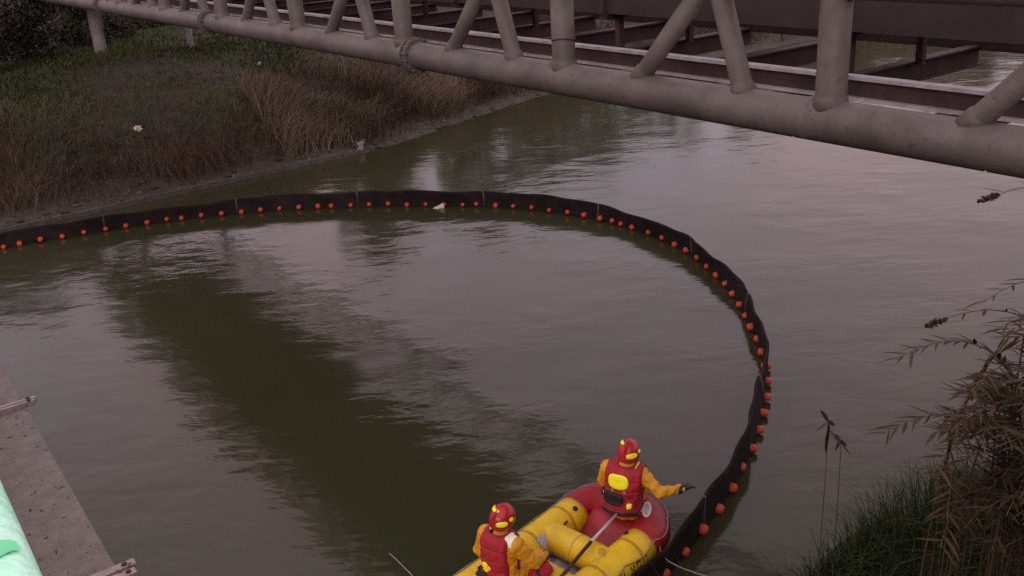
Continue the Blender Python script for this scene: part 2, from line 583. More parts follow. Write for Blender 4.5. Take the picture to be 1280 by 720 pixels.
# floor: channel stringer, crosswise beams, duct carried behind the upper chord
CHN = 11.75 * K
chz = TZ + 0.02
ch = [(0.0, 0.105, 0.05, 0.010), (0.0, -0.09, 0.05, 0.010)]
MB().box(W((S0 + S1) / 2, CHN, chz + 0.105), BV * (S1 - S0) / 2, NV * 0.055, (0, 0, 0.017)).box(W((S0 + S1) / 2, CHN + 0.01, chz - 0.085), BV * (S1 - S0) / 2, NV * 0.07, (0, 0, 0.012)).build('channel_flange', GALV, truss, False)
MB().box(W((S0 + S1) / 2, CHN + 0.035, chz + 0.008), BV * (S1 - S0) / 2, NV * 0.012, (0, 0, 0.08)).build('channel_web', RUST, truss, False)
sc_ = 9.6 * K - 3 * 2.7 * K
while sc_ < S1:
    # I-section crosswise beam
    mid = (7.3 + 11.4) / 2
    hl = (11.4 - 7.3) / 2
    zc = CAM_H - 2.93 * K - 0.11
    mb = MB()
    mb.box(W(sc_, mid, zc + 0.11), NV * hl, BV * 0.075, (0, 0, 0.010))
    mb.box(W(sc_, mid, zc), NV * hl, BV * 0.010, (0, 0, 0.099))
    mb.box(W(sc_, mid, zc - 0.11), NV * hl, BV * 0.075, (0, 0, 0.010))
    mb.box(W(sc_, (TN + 7.5) / 2, TZ - 0.13), NV * (7.5 - TN) / 2, BV * 0.04, (0, 0, 0.03))
    mb.build('cross_beam', RUST, truss, False)
    sc_ += 2.7 * K
MB().box(W((S0 + S1) / 2, 11.35, TZ - 0.06), BV * (S1 - S0) / 2, NV * 0.06, (0, 0, 0.12)).build('edge_beam', RUST, truss, False)
sp_ = S0 + 0.05  # unseen plates added to close the bright gap in the bridge's water reflection
while sp_ < S1 - 1:
    MB().box(W(sp_ + PANEL / 4 - 0.01, 7.14, TZ - 0.19), BV * (PANEL / 4 - 0.012), NV * 0.58, (0, 0, 0.012)).build('reflection_fill_plate', RUST, truss, False)
    sp_ += PANEL / 2
DN0, DN1, DZ0, DZ1 = 8.45, 10.2, 5.22, 6.05
MB().box(W((S0 + S1) / 2, (DN0 + DN1) / 2, (DZ0 + DZ1) / 2), BV * (S1 - S0) / 2, NV * (DN1 - DN0) / 2, (0, 0, (DZ1 - DZ0) / 2)).build('duct', DUCT, truss, False)
sd_ = S0 + 0.6
while sd_ < S1:
    MB().box(W(sd_, (DN0 + DN1) / 2, DZ0 - 0.03), BV * 0.05, NV * ((DN1 - DN0) / 2 + 0.05), (0, 0, 0.04)).box(W(sd_, DN0 - 0.03, (DZ0 + DZ1) / 2), BV * 0.05, NV * 0.04, (0, 0, (DZ1 - DZ0) / 2)).build('duct_rib', DUCT, truss, False)
    for nn in (DN0 + 0.25, DN1 - 0.2):
        MB().box(W(sd_, nn, (DZ0 + TZ) / 2 - 0.1), BV * 0.04, NV * 0.04, (0, 0, (DZ0 - TZ) / 2 + 0.06)).build('duct_leg', RUST, truss, False)
    sd_ += 2 * 2.7 * K
def drop(x, y):
    """walk along the view ray to the ground"""
    v = ray(x, y)
    t = 6.0
    while t < 120:
        p = CAM + v * t
        s, n = sn(p)
        if p[2] < max(float(ground_z(np.array(s), np.array(n))), 0): return p
        t += 0.05
    return p


for (s, n, kr) in ((34.3, 8.0, 0.75), (33.4, 10.7, 0.42), (-3.2, TN, 1.0), (-3.2, 11.0, 1.0)):
    g = float(ground_z(np.array(s), np.array(n)))
    top = TZ - CR + 0.02
    zz = np.array([g - 0.4, g + 0.1, top - 0.15, top - 0.12, top])
    sharp(MB().tube([W(s, n, z) for z in zz], list(np.array([0.30, 0.27, 0.25, 0.33, 0.33]) * kr), 20).build('pier_column', CONC, truss), 40)

# ------------------------------------------------------------------ the camera's own bridge: girder, deck, mint handrail
gb = thing('steel_girder_bridge', W(0, -0.4, 0), 'near steel bridge with a mint green handrail above a stained grey girder', 'bridge')
GS0, GS1 = -6.0, 33.0
gm_, gl = (GS0 + GS1) / 2, (GS1 - GS0) / 2
GZ = 4.4
MB().box(W(gm_, -0.02, GZ - 0.015), BV * gl, NV * 0.455, (0, 0, 0.015)).build('girder_flange', FLANGE, gb, False)
MB().box(W(gm_, -0.08, GZ + 0.25), BV * gl, NV * 0.012, (0, 0, 0.255)).build('girder_web', FLANGE, gb, False)
MB().box(W(gm_, -1.1, 5.0), BV * gl, NV * 1.12, (0, 0, 0.07)).build('deck', CONC, gb, False)
for s, w_ in ((4.98, 0.014), (3.24, 0.024), (7.1, 0.02), (9.2, 0.02), (11.3, 0.02)):
    for q, dz, dn in ((0, 0.020, 0.0), (1, 0.020, 0.012)):
        br = MB().box(W(s + (q - 0.5) * 2.3 * w_, 0.335 + dn, GZ + dz - 0.006), BV * w_ * 0.8, NV * 0.15, (0, 0, 0.014)).build('bracket', BRK, gb, False)
        for dn2 in (0.125,):
            bo = MB().tube([W(s + (q - 0.5) * 2.3 * w_, 0.335 + dn2, GZ + 0.026), W(s + (q - 0.5) * 2.3 * w_, 0.335 + dn2, GZ + 0.034)], 0.010, 6).build('bolt', RUST, None, False)
            bo.parent = br
            bo.location = (0, 0, 0)
RZ = 6.2
hr = MB()
rp_ = []
for s in np.linspace(-4, 32, 145):
    row = []
    for t in np.linspace(0, 2 * math.pi, 25)[:-1]:
        cx, cz = math.cos(t), math.sin(t)
        k_ = 0.5
        x = math.copysign(abs(cx) ** k_, cx) * 0.066
        z = math.copysign(abs(cz) ** k_, cz) * 0.028
        row.append(W(s, -0.026 + x, RZ - 0.028 + z))
    rp_.append(row + [row[0]])
hr.grid(np.array(rp_))
rail = hr.build('handrail', MINT, gb)
# touched-up stripe of brighter green over the rail
tp = []
for i, s in enumerate(np.linspace(0.672, 0.690, 6)):
    row = []
    for t in np.linspace(0.75, 2.6, 16):
        cx, cz = math.cos(t), math.sin(t)
        x = math.copysign(abs(cx) ** 0.5, cx) * 0.0675
        z = math.copysign(abs(cz) ** 0.5, cz) * 0.0295
        w_ = 0.003 * math.sin(t * 9 + i)
        row.append(W(s + w_, -0.026 + x, RZ - 0.028 + z))
    tp.append(row)
tpo = MB().grid(np.array(tp)).build('paint_touch_up', MINTD, None)
tpo.parent = rail; tpo.location = (0, 0, 0)
for s in np.arange(-3.2, 32, 2.0):
    MB().tube([W(s, -0.026, 5.06), W(s, -0.026, RZ - 0.05)], 0.025, 10).build('railing_post', MINT, gb)
for z in (5.45, 5.82):
    MB().tube([W(-4, -0.026, z), W(32, -0.026, z)], 0.018, 8).build('lower_rail', MINT, gb)

# ------------------------------------------------------------------ floating boom
fl = [(4.5, 308), (24, 304), (51, 299.5), (78, 295), (105, 290.5), (132, 285.5), (157.5, 281.5), (184, 277.7), (209, 274), (227, 272), (252, 269), (277, 266.3),
      (302, 264), (326, 262), (349.5, 260), (374, 258.6), (398, 257.4), (414, 256.5), (439, 255.7), (462, 255), (485.6, 254.7), (509, 254.6), (532.5, 254.7), (556, 254.8),
      (579, 255), (595.5, 255.3), (620, 256.2), (642, 257.5), (665, 259.3), (687, 262), (710, 265.5), (730.5, 269), (751, 273), (766, 276.2), (777, 278.8), (791, 283),
      (812, 290), (829, 297), (845, 304.5), (859.5, 312.5), (873, 322), (885, 332), (897, 343), (907.5, 354.5), (917, 367), (925.5, 380.5), (933, 394), (940.5, 408.5),
      (948, 424), (954, 440), (957.5, 458), (958, 477), (956, 497), (953, 516), (947, 537), (939, 561), (926, 584), (913, 609), (896, 634), (876, 662), (854, 690), (830, 716)]
fl = [(-44, 317), (-20, 312.5)] + fl + [(804, 743), (778, 771)]
fp = np.array([at(x, y, 0.06) for x, y in fl])
# smooth the path a little, then run it densely
path = [fp[0] + (fp[0] - fp[1]) * t for t in (4.0, 2.0)] + [p for p in fp] + [fp[-1] + (W(4.3, 4.6) - fp[-1]) * t for t in (0.2, 0.4, 0.6, 0.8, 1.0)]
path = np.array(path)
path[:, 2] = 0
dense = []
for i in range(len(path) - 1):
    p0, p1, p2, p3 = path[max(i - 1, 0)], path[i], path[i + 1], path[min(i + 2, len(path) - 1)]
    for t in np.linspace(0, 1, 6)[:-1]:
        dense.append(0.5 * ((2 * p1) + (-p0 + p2) * t + (2 * p0 - 5 * p1 + 4 * p2 - p3) * t ** 2 + (-p0 + 3 * p1 - 3 * p2 + p3) * t ** 3))
dense.append(path[-1])
dense = np.array(dense)
for _ in range(2):
    dense[1:-1] = (dense[:-2] + 2 * dense[1:-1] + dense[2:]) / 4
boom = thing('floating_boom', dense[len(dense) // 2], 'long black floating boom curving round the raft with orange floats along its foot', 'boom')
tan = np.gradient(dense, axis=0)
tan /= np.linalg.norm(tan, axis=1)[:, None]
nor = np.stack([-tan[:, 1], tan[:, 0], np.zeros(len(tan))], 1)
hs = [-0.35, 0.02, 0.12, 0.22, 0.31, 0.335]
G1, G2 = [], []
arc = np.concatenate([[0], np.cumsum(np.linalg.norm(np.diff(dense, axis=0), axis=1))])
for i, p in enumerate(dense):
    nearf = float(smooth(14.5, 9.5, p[1]))
    lean = 0.05 * math.sin(arc[i] * 0.9) + 0.03 * math.sin(arc[i] * 2.3 + 1) - 0.02 * nearf
    top = 1.06 + 0.25 * nearf + 0.05 * math.sin(arc[i] * 0.55 + 1) + 0.05 * math.sin(arc[i] * 1.7) + 0.04 * math.sin(arc[i] * 4.1 + 2)
    a, b = [], []
    for h in hs:
        off = lean * max(h, 0) / 0.335 * 1.0 + 0.012 * math.sin(arc[i] * 7.3 + h * 9) * (h > 0.05)
        w_ = 0.010 if h < 0.3 else 0.020
        c = p + nor[i] * off + np.array([0, 0, h * (top if h > 0 else 1)])
        a.append(c + nor[i] * w_); b.append(c - nor[i] * w_)
    G1.append(a + b[::-1] + [a[0]])
MB().grid(np.array(G1)).build('curtain', CURT, boom)
# stiffening battens at the panel joints and a rope along the top
ntop = [G1[i][5] * 0.5 + G1[i][6] * 0.5 for i in range(len(dense))]
MB().tube([p + UPZ * 0.004 for p in ntop], 0.016, 6).build('top_rope', CURT, boom)
nx_ = 1.4
for i in range(len(dense)):
    if arc[i] > nx_:
        nx_ += 3.05
        MB().tube([dense[i] + UPZ * -0.05, (G1[i][3] + G1[i][8]) / 2, ntop[i] + UPZ * 0.02], [0.026, 0.026, 0.024], 8).build('batten', BATTEN, boom)
# a float: a domed puck standing out on both sides of the curtain
prof = [(x * 0.70, r * 0.70) for x, r in ((-0.115, 0.0), (-0.112, 0.04), (-0.098, 0.066), (-0.07, 0.080), (-0.03, 0.084), (0.03, 0.084), (0.07, 0.080), (0.098, 0.066), (0.112, 0.04), (0.115, 0.0))]
v, f = [], []
kk = 14
for x, r in prof:
    for t in range(kk):
        a = 2 * math.pi * t / kk
        v.append((r * math.cos(a), x, r * math.sin(a)))
for i in range(len(prof) - 1):
    for t in range(kk):
        f.append((i * kk + t, i * kk + (t + 1) % kk, (i + 1) * kk + (t + 1) % kk, (i + 1) * kk + t))
fme = MB().add(v, f).mesh('float', ORANGE)
for p in fp:
    i = int(np.argmin(np.linalg.norm(dense[:, :2] - p[:2], axis=1)))
    o = link('float', fme, boom, Vector((dense[i][0], dense[i][1], 0.062 + random.uniform(-0.012, 0.012))) - boom.location, math.atan2(tan[i][1], tan[i][0]) + random.uniform(-0.12, 0.12))
    k_ = random.uniform(0.84, 1.08)
    o.rotation_euler.x = random.uniform(-0.25, 0.25)
    o.scale = (k_, k_ * random.uniform(0.9, 1.1), k_)

# ------------------------------------------------------------------ surface nets for bodies and clothes
def surface_nets(val, org, h):
    nx, ny, nz = val.shape
    c = np.stack([val[i:nx - 1 + i, j:ny - 1 + j, k:nz - 1 + k] for i in (0, 1) for j in (0, 1) for k in (0, 1)], -1)
    neg = c < 0
    act = neg.any(-1) & ~neg.all(-1)
    corners = np.array([(i, j, k) for i in (0, 1) for j in (0, 1) for k in (0, 1)], float)
    edges = [(a, b) for a in range(8) for b in range(a + 1, 8) if np.abs(corners[a] - corners[b]).sum() == 1]
    idx = np.argwhere(act)
    cv = c[act]
    acc = np.zeros((len(idx), 3)); cnt = np.zeros(len(idx))
    for a, b in edges:
        x = (cv[:, a] < 0) != (cv[:, b] < 0)
        d = cv[:, a] - cv[:, b]
        t = np.where(x, cv[:, a] / np.where(np.abs(d) < 1e-12, 1, d), 0)
        acc += np.where(x[:, None], corners[a] + t[:, None] * (corners[b] - corners[a]), 0)
        cnt += x
    V = (idx + acc / cnt[:, None]) * h + org
    ID = -np.ones(act.shape, int)
    ID[act] = np.arange(len(idx))
    F = []
    s = val < 0
    for ax in range(3):
        a = [slice(1, -1)] * 3; b = [slice(1, -1)] * 3
        a[ax] = slice(0, -1); b[ax] = slice(1, None)
        s0, s1 = s[tuple(a)], s[tuple(b)]
        e = np.argwhere(s0 != s1)
        if not len(e): continue
        base = e.copy()
        o1, o2 = [(1, 2), (2, 0), (0, 1)][ax]
        for q in range(3):
            if q != ax: base[:, q] += 1
        def cell(d1, d2):
            k = base.copy(); k[:, o1] += d1; k[:, o2] += d2
            return ID[k[:, 0], k[:, 1], k[:, 2]]
        quad = np.stack([cell(-1, -1), cell(0, -1), cell(0, 0), cell(-1, 0)], 1)
        flip = ~s0[e[:, 0], e[:, 1], e[:, 2]]
        quad[flip] = quad[flip][:, ::-1]
        F.append(quad)
    F = np.concatenate(F)
    F = F[(F >= 0).all(1)]
    return V, F


def capsule(p, a, b, ra, rb):
    a, b = np.asarray(a, float), np.asarray(b, float)
    ab = b - a
    t = np.clip(((p - a) @ ab) / (ab @ ab), 0, 1)
    return np.linalg.norm(p - a - t[..., None] * ab, axis=-1) - (ra + (rb - ra) * t)


def ellip(p, c, r):
    q = (p - np.asarray(c)) / np.asarray(r)
    k = np.linalg.norm(q, axis=-1)
    return (k - 1) * min(r)


def rbox(p, c, hsz, r):
    q = np.abs(p - np.asarray(c)) - (np.asarray(hsz) - r)
    return np.linalg.norm(np.maximum(q, 0), axis=-1) + np.minimum(q.max(-1), 0) - r


def smin(a, b, k):
    h = np.clip(0.5 + 0.5 * (b - a) / k, 0, 1)
    return b + (a - b) * h - k * h * (1 - h)


def net_mesh(name, fn, lo, hi, h, frame, mats, mi_fn=None):
    lo, hi = np.array(lo), np.array(hi)
    n = np.ceil((hi - lo) / h).astype(int) + 1
    g = np.stack(np.meshgrid(*[lo[i] + np.arange(n[i]) * h for i in range(3)], indexing='ij'), -1)
    V, F = surface_nets(fn(g), lo, h)
    mi = None
    if mi_fn is not None:
        cen = V[F].mean(1)
        mi = mi_fn(cen)
    Vw = frame(V)
    me = bpy.data.meshes.new(name)
    me.from_pydata(Vw.tolist(), [], F.tolist())
    for q in (mats if isinstance(mats, list) else [mats]): me.materials.append(q)
    if mi is not None: me.polygons.foreach_set('material_index', mi.astype(np.int32))
    me.polygons.foreach_set('use_smooth', [True] * len(me.polygons))
    me.update()
    return me


def patch(fn, org_dir, us, vs, off, corner=0.0, ring=None):
    """a thin sheet lying on the surface fn = 0; org_dir(u, v) gives origin and direction to march along"""
    U, V_ = np.meshgrid(us, vs, indexing='ij')
    pts = np.zeros(U.shape + (3,))
    for i in range(U.shape[0]):
        for j in range(U.shape[1]):
            u, v = U[i, j], V_[i, j]
            if corner:                      # pull the corners in to round the outline
                a = 2 * i / (U.shape[0] - 1) - 1; b = 2 * j / (U.shape[1] - 1) - 1
                k = 1 - corner * max(abs(a), abs(b)) * min(abs(a), abs(b)) ** 2
                uc, vc = (us[0] + us[-1]) / 2, (vs[0] + vs[-1]) / 2
                u, v = uc + (u - uc) * k, vc + (v - vc) * k
            o, d = org_dir(u, v)
            o, d = np.array(o, float), np.array(d, float)
            t = 0.0
            for _ in range(60):
                r = float(fn((o + d * t)[None, None, None])[0, 0, 0])
                t += r * 0.8
                if abs(r) < 5e-4: break
            pts[i, j] = o + d * (t - off) if 0 < t < 0.45 else np.nan
    while np.isnan(pts).any():              # past the edge: carry the nearest depth along the marching direction
        bad = np.argwhere(np.isnan(pts[..., 0]))
        new = pts.copy()
        for i, j in bad:
            nb = [(a, b) for a, b in ((i - 1, j), (i + 1, j), (i, j - 1), (i, j + 1)) if 0 <= a < pts.shape[0] and 0 <= b < pts.shape[1] and not np.isnan(pts[a, b, 0])]
            if nb:
                o, d = org_dir(U[i, j], V_[i, j])
                o, d = np.array(o, float), np.array(d, float)
                new[i, j] = o + d * (np.mean([(pts[a, b] - o) @ d for a, b in nb]) + 0.006)
        if np.isnan(new).sum() == np.isnan(pts).sum():
            new[np.isnan(new)] = 0.0
        pts = new
    return pts


def sheet(name, pts, frame, thick, material, parent, dirv):
    """closed thin slab from a patch"""
    a, b = pts.shape[:2]
    top = pts.reshape(-1, 3)
    bot = top + np.asarray(dirv).reshape(-1, 3) * thick
    n = a * b
    fs = []
    for i in range(a - 1):
        for j in range(b - 1):
            q = (i * b + j, (i + 1) * b + j, (i + 1) * b + j + 1, i * b + j + 1)
            fs.append(q); fs.append(tuple(x + n for x in q[::-1]))
    rim = [i * b for i in range(a)] + [(a - 1) * b + j for j in range(1, b)] + [i * b + b - 1 for i in range(a - 2, -1, -1)] + [j for j in range(b - 2, 0, -1)]
    for i in range(len(rim)):
        p, q = rim[i], rim[(i + 1) % len(rim)]
        fs.append((p, p + n, q + n, q))
    o = MB().add(frame(np.concatenate([top, bot])), fs).build(name, material, None)
    o.parent = parent
    o.location = (0, 0, 0)
    return o


FWD = np.array([1, 1, 0]) / math.sqrt(2)
RGT = np.array([1, -1, 0]) / math.sqrt(2)


def make_person(origin, label, head, arms, legs, lean, style, yaw=45):
    """local axes: x right, y forward, z up, origin at the hips"""
    O = np.array(origin, float)
    ya = math.radians(yaw)
    pf, pr = np.array([math.sin(ya), math.cos(ya), 0]), np.array([math.cos(ya), -math.sin(ya), 0])

    def frame(V):
        V = np.asarray(V)
        return O + V[..., 0:1] * pr + V[..., 1:2] * pf + V[..., 2:3] * UPZ
    root = thing('person', frame(np.array([0, 0, -0.2])), label, 'person', 'crew of the raft')
    root.location = Vector(O)
    neck = np.array([lean[0], lean[1], 0.50])
    chest = np.array([lean[0] * 0.7, lean[1] * 0.7, 0.33])
    hd = np.array(head)

    def torso(p):
        d = ellip(p, (0, 0, 0.02), (0.185, 0.14, 0.14))
        d = smin(d, ellip(p, chest * [0.5, 0.5, 0.5], (0.155, 0.115, 0.19)), 0.06)
        d = smin(d, ellip(p, chest, (0.185, 0.13, 0.20)), 0.06)
        d = smin(d, capsule(p, neck + [-0.15, 0, -0.05], neck + [0.15, 0, -0.05], 0.075, 0.075), 0.07)
        return d

    def body(p):
        d = torso(p)
        d = smin(d, capsule(p, neck, hd - [0, 0, 0.03], 0.065, 0.06), 0.04)
        d = smin(d, ellip(p, hd, (0.078, 0.098, 0.115)), 0.03)
        d = smin(d, ellip(p, hd + [0, 0.06, -0.06], (0.055, 0.05, 0.06)), 0.03)      # jaw
        d = smin(d, capsule(p, hd + [0, 0.095, 0.0], hd + [0, 0.112, -0.035], 0.010, 0.016), 0.012)   # nose
        for sx in (-1, 1):
            d = smin(d, ellip(p, hd + [sx * 0.080, -0.005, -0.02], (0.012, 0.022, 0.032)), 0.008)     # ears
            d = np.maximum(d, -ellip(p, hd + [sx * 0.032, 0.102, 0.008], (0.016, 0.012, 0.010)))      # eye sockets
        d = np.maximum(d, -ellip(p, hd + [0, 0.112, -0.068], (0.022, 0.010, 0.005)))                  # mouth
        for (sh, el, wr) in arms:
            d = smin(d, capsule(p, sh, el, 0.074, 0.060), 0.05)
            d = smin(d, capsule(p, el, wr, 0.060, 0.044), 0.03)
        for (hp, kn, an) in legs:
            d = smin(d, capsule(p, hp, kn, 0.095, 0.072), 0.05)
            d = smin(d, capsule(p, kn, an, 0.070, 0.055), 0.03)
            d = smin(d, capsule(p, an, np.asarray(an) + [0, 0.16, -0.02], 0.055, 0.045), 0.03)
        fold = 0.006 * np.sin(p[..., 2] * 75 + 30 * p[..., 0] - 22 * p[..., 1]) * np.sin(p[..., 0] * 33 + p[..., 1] * 41) + 0.004 * np.sin(p[..., 2] * 31 - 60 * p[..., 0] + 3)
        return d + fold * (p[..., 2] < 0.5)

    def skin_idx(c):
        return ((c[:, 2] > hd[2] - 0.12) & (c[:, 1] > hd[1] + 0.015) & (np.linalg.norm((c - hd) / [0.2, 0.2, 0.16], axis=1) < 1)).astype(int)

    lo = np.min([np.min(np.array(arms).reshape(-1, 3), 0), np.min(np.array(legs).reshape(-1, 3), 0), [-0.25, -0.2, -0.2]], 0) - 0.12
    hi = np.max([np.max(np.array(arms).reshape(-1, 3), 0), np.max(np.array(legs).reshape(-1, 3), 0), hd], 0) + 0.2
    lnk(root, 'body', net_mesh('body', body, lo, hi, 0.0115, frame, [SUIT, SKIN], skin_idx))

    # life vest: a padded shell over the torso, open at the arms
    def vest(p):
        t = torso(p) - style['pad'] + 0.010 * np.exp(-((np.mod(p[..., 2] - 0.02, 0.115) - 0.0575) / 0.008) ** 2) * (p[..., 1] < 0.2) + 0.004 * np.sin(p[..., 0] * 48 + 2) * np.sin(p[..., 2] * 37)
        side = np.abs(p[..., 0] - neck[0] * np.clip(p[..., 2] / 0.5, 0, 1))
        cut = np.maximum(p[..., 2] - (0.555 + neck[2] - 0.5), style['low'] - p[..., 2])
        cut = np.maximum(cut, side - style['half'])
        # arm holes
        for (sh, el, wr) in arms:
            cut = np.maximum(cut, -(capsule(p, np.asarray(sh) * [1.12, 1, 1], el, 0.085, 0.09)))
        cut = np.maximum(cut, -(np.linalg.norm((p - neck - [0, 0.01, 0.05]) * [1, 1, 0.6], axis=-1) - 0.085))
        r = 0.02
        # rounded intersection
        m_ = np.maximum(t, cut)
        return np.where((t > -r) & (cut > -r), np.sqrt(np.maximum(t + r, 0) ** 2 + np.maximum(cut + r, 0) ** 2) - r, m_)
    vo = lnk(root, 'life_vest', net_mesh('life_vest', vest, (-0.33, -0.30, -0.06), (0.33, 0.30, 0.64), 0.0115, frame, VRED))

    def back(u, v):
        return (u, -0.40, v), (0, 1, 0)
    for (nm, u0, u1, v0, v1, c, mt, off) in style['back']:
        pts = patch(vest, back, np.linspace(u0, u1, 11), np.linspace(v0, v1, 9), off, c)
        sheet(nm, pts, frame, 0.02 + off, mt, vo, np.tile([0, 1.0, 0], (pts.shape[0] * pts.shape[1], 1)))
    for (nm, u0, u1, v0, v1, mt) in style.get('shoulder', []):
        pts = patch(lambda p: np.minimum(body(p), vest(p)), lambda u, v: ((u, v, 0.9), (0, 0, -1)), np.linspace(u0, u1, 6), np.linspace(v0, v1, 7), 0.006, 0.1)
        sheet(nm, pts, frame, 0.014, mt, vo, np.tile([0, 0, -1.0], (42, 1)))
    # waist belt
    ring = []
    for a in np.linspace(0, 2 * math.pi, 33)[:-1]:
        ring.append((a, 0))
    lowz = style['low'] + 0.05
    pts = patch(vest, lambda u, v: ((0.6 * math.cos(u), 0.6 * math.sin(u), v), (-math.cos(u), -math.sin(u), 0)), np.linspace(0, 2 * math.pi, 41), np.linspace(lowz - 0.018, lowz + 0.018, 3), 0.005)
    dv = np.array([[-math.cos(u), -math.sin(u), 0] for u in np.linspace(0, 2 * math.pi, 41) for _ in range(3)])
    sheet('belt', pts, frame, 0.012, BLACK, vo, dv)

    # helmet with brim and strips
    hc = hd + np.array([0, -0.005, 0.035])

    def helmet(p):
        d = ellip(p, hc, (0.118, 0.142, 0.125))
        d = smin(d, ellip(p, hc + [0, -0.03, -0.05], (0.110, 0.105, 0.10)), 0.03)
        d = np.maximum(d, -(ellip(p, hc + [0, 0.02, -0.06], (0.092, 0.112, 0.13))))
        d = np.maximum(d, (hc[2] - 0.085) - p[..., 2])
        d = np.maximum(d, -rbox(p, hc + [0, 0.14, -0.10], (0.085, 0.09, 0.085), 0.03))
        rid = ellip(p, hc + [0, -0.02, 0.07], (0.020, 0.125, 0.060))
        return smin(d, rid, 0.012)
    ho = lnk(root, 'helmet', net_mesh('helmet', helmet, hc - 0.19, hc + 0.19, 0.0085, frame, HRED))
    solid = lambda p: smin(ellip(p, hc, (0.118, 0.142, 0.125)), ellip(p, hc + [0, -0.03, -0.05], (0.110, 0.105, 0.10)), 0.03)
    for (az0, az1, el0, el1) in style['helmet']:
        def od(u, v):
            d = np.array([math.sin(u) * math.cos(v), -math.cos(u) * math.cos(v), math.sin(v)])
            return hc + d * 0.3, -d
        us, vs = np.radians(np.linspace(az0, az1, 13)), np.radians(np.linspace(el0, el1, 5))
        pts = patch(solid, od, us, vs, 0.012, 0.25)
        dv = np.array([od(u, v)[1] for u in us for v in vs])
        sheet('reflective_strip', pts, frame, 0.012, REFL, ho, dv)
    # gloves: palm, four fingers and a thumb
    for (el, wr, gdir, side, curl) in style['hands']:
        wr, gdir = np.asarray(wr, float), np.asarray(gdir, float)
        gdir /= np.linalg.norm(gdir)
        lat = np.cross(gdir, [0, 0, 1]); lat /= np.linalg.norm(lat)
        nrm = np.cross(lat, gdir)

        def glove(p):
            d = capsule(p, wr - gdir * 0.04, wr + gdir * 0.02, 0.050, 0.042)
            for k in range(4):
                c0 = wr + gdir * 0.02 + lat * (k - 1.5) * 0.014
                kn = wr + gdir * 0.095 + lat * (k - 1.5) * 0.021
                d = smin(d, capsule(p, c0, kn, 0.020, 0.013), 0.012)
                L1, L2 = (0.038, 0.030) if k in (1, 2) else (0.032, 0.024)
                m1 = kn + gdir * L1 * math.cos(curl) - nrm * L1 * math.sin(curl)
                m2 = m1 + gdir * L2 * math.cos(2.1 * curl) - nrm * L2 * math.sin(2.1 * curl)
                f_ = np.minimum(capsule(p, kn, m1, 0.0115, 0.0105), capsule(p, m1, m2, 0.0105, 0.009))
                d = smin(d, f_, 0.004)
            t0 = wr + gdir * 0.03 + lat * side * 0.028
            t1 = wr + gdir * 0.07 + lat * side * 0.058 - nrm * 0.012
            t2 = t1 + gdir * 0.035 + lat * side * 0.004 - nrm * 0.01
            d = smin(d, np.minimum(capsule(p, t0, t1, 0.016, 0.013), capsule(p, t1, t2, 0.013, 0.010)), 0.006)
            return d
        lnk(root, 'glove', net_mesh('glove', glove, wr - 0.13, wr + gdir * 0.12 + 0.13, 0.0055, frame, GLOVE))
    return root, frame


def lnk(root, name, me):
    o = bpy.data.objects.new(name, me)
    COL.objects.link(o)
    o.parent = root
    o.location = -root.location
    return o


# ------------------------------------------------------------------ raft
def RF(u, v, z):
    """raft coordinates: u along the keel towards the bow, v to starboard"""
    c = np.array([-7.85, 7.85, 0]) / 2
    return c + FWD * u + RGT * v + np.array([0, 0, z])


raft = thing('inflatable_raft', RF(5.6, 0, 0), 'yellow inflatable rescue raft with a red bow and crosswise yellow tubes', 'raft')
TR, HV, TZ0 = 0.205, 0.46, 0.20
UB, UBOW, CRN = 6.80, 7.22, 0.40


def tube_z(u):
    return TZ0 + 0.07 * max(0, (u - 6.0) / 1.4) ** 2 * 1.3


for sx in (-1, 1):
    us = [3.7, 3.78, 3.9, 4.1] + list(np.linspace(4.4, UB, 14))
    rs = [0.03, 0.11, 0.17, TR] + [TR] * 14
    MB().tube([RF(u, sx * HV, tube_z(u)) for u in us], rs, 28).build('side_tube', YEL, raft)
# red bow tube, bent round the front
bp_ = []
for u in np.linspace(UB - 0.03, UBOW - CRN, 4): bp_.append((u, -HV))
for a in np.linspace(0, math.pi / 2, 8)[1:]: bp_.append((UBOW - CRN + CRN * math.sin(a), -HV + CRN * (1 - math.cos(a))))
bp_ += [(u, -v) for u, v in bp_[::-1]]
uniq = []
for p in bp_:
    if not uniq or np.hypot(p[0] - uniq[-1][0], p[1] - uniq[-1][1]) > 0.01: uniq.append(p)
bow = MB().tube([RF(u, v, tube_z(u)) for u, v in uniq], TR + 0.006, 28).build('bow_tube', RED, raft)
MB().tube([RF(3.95, -HV, 0.2), RF(3.95, HV, 0.2)], 0.19, 24).build('stern_tube', YEL, raft)
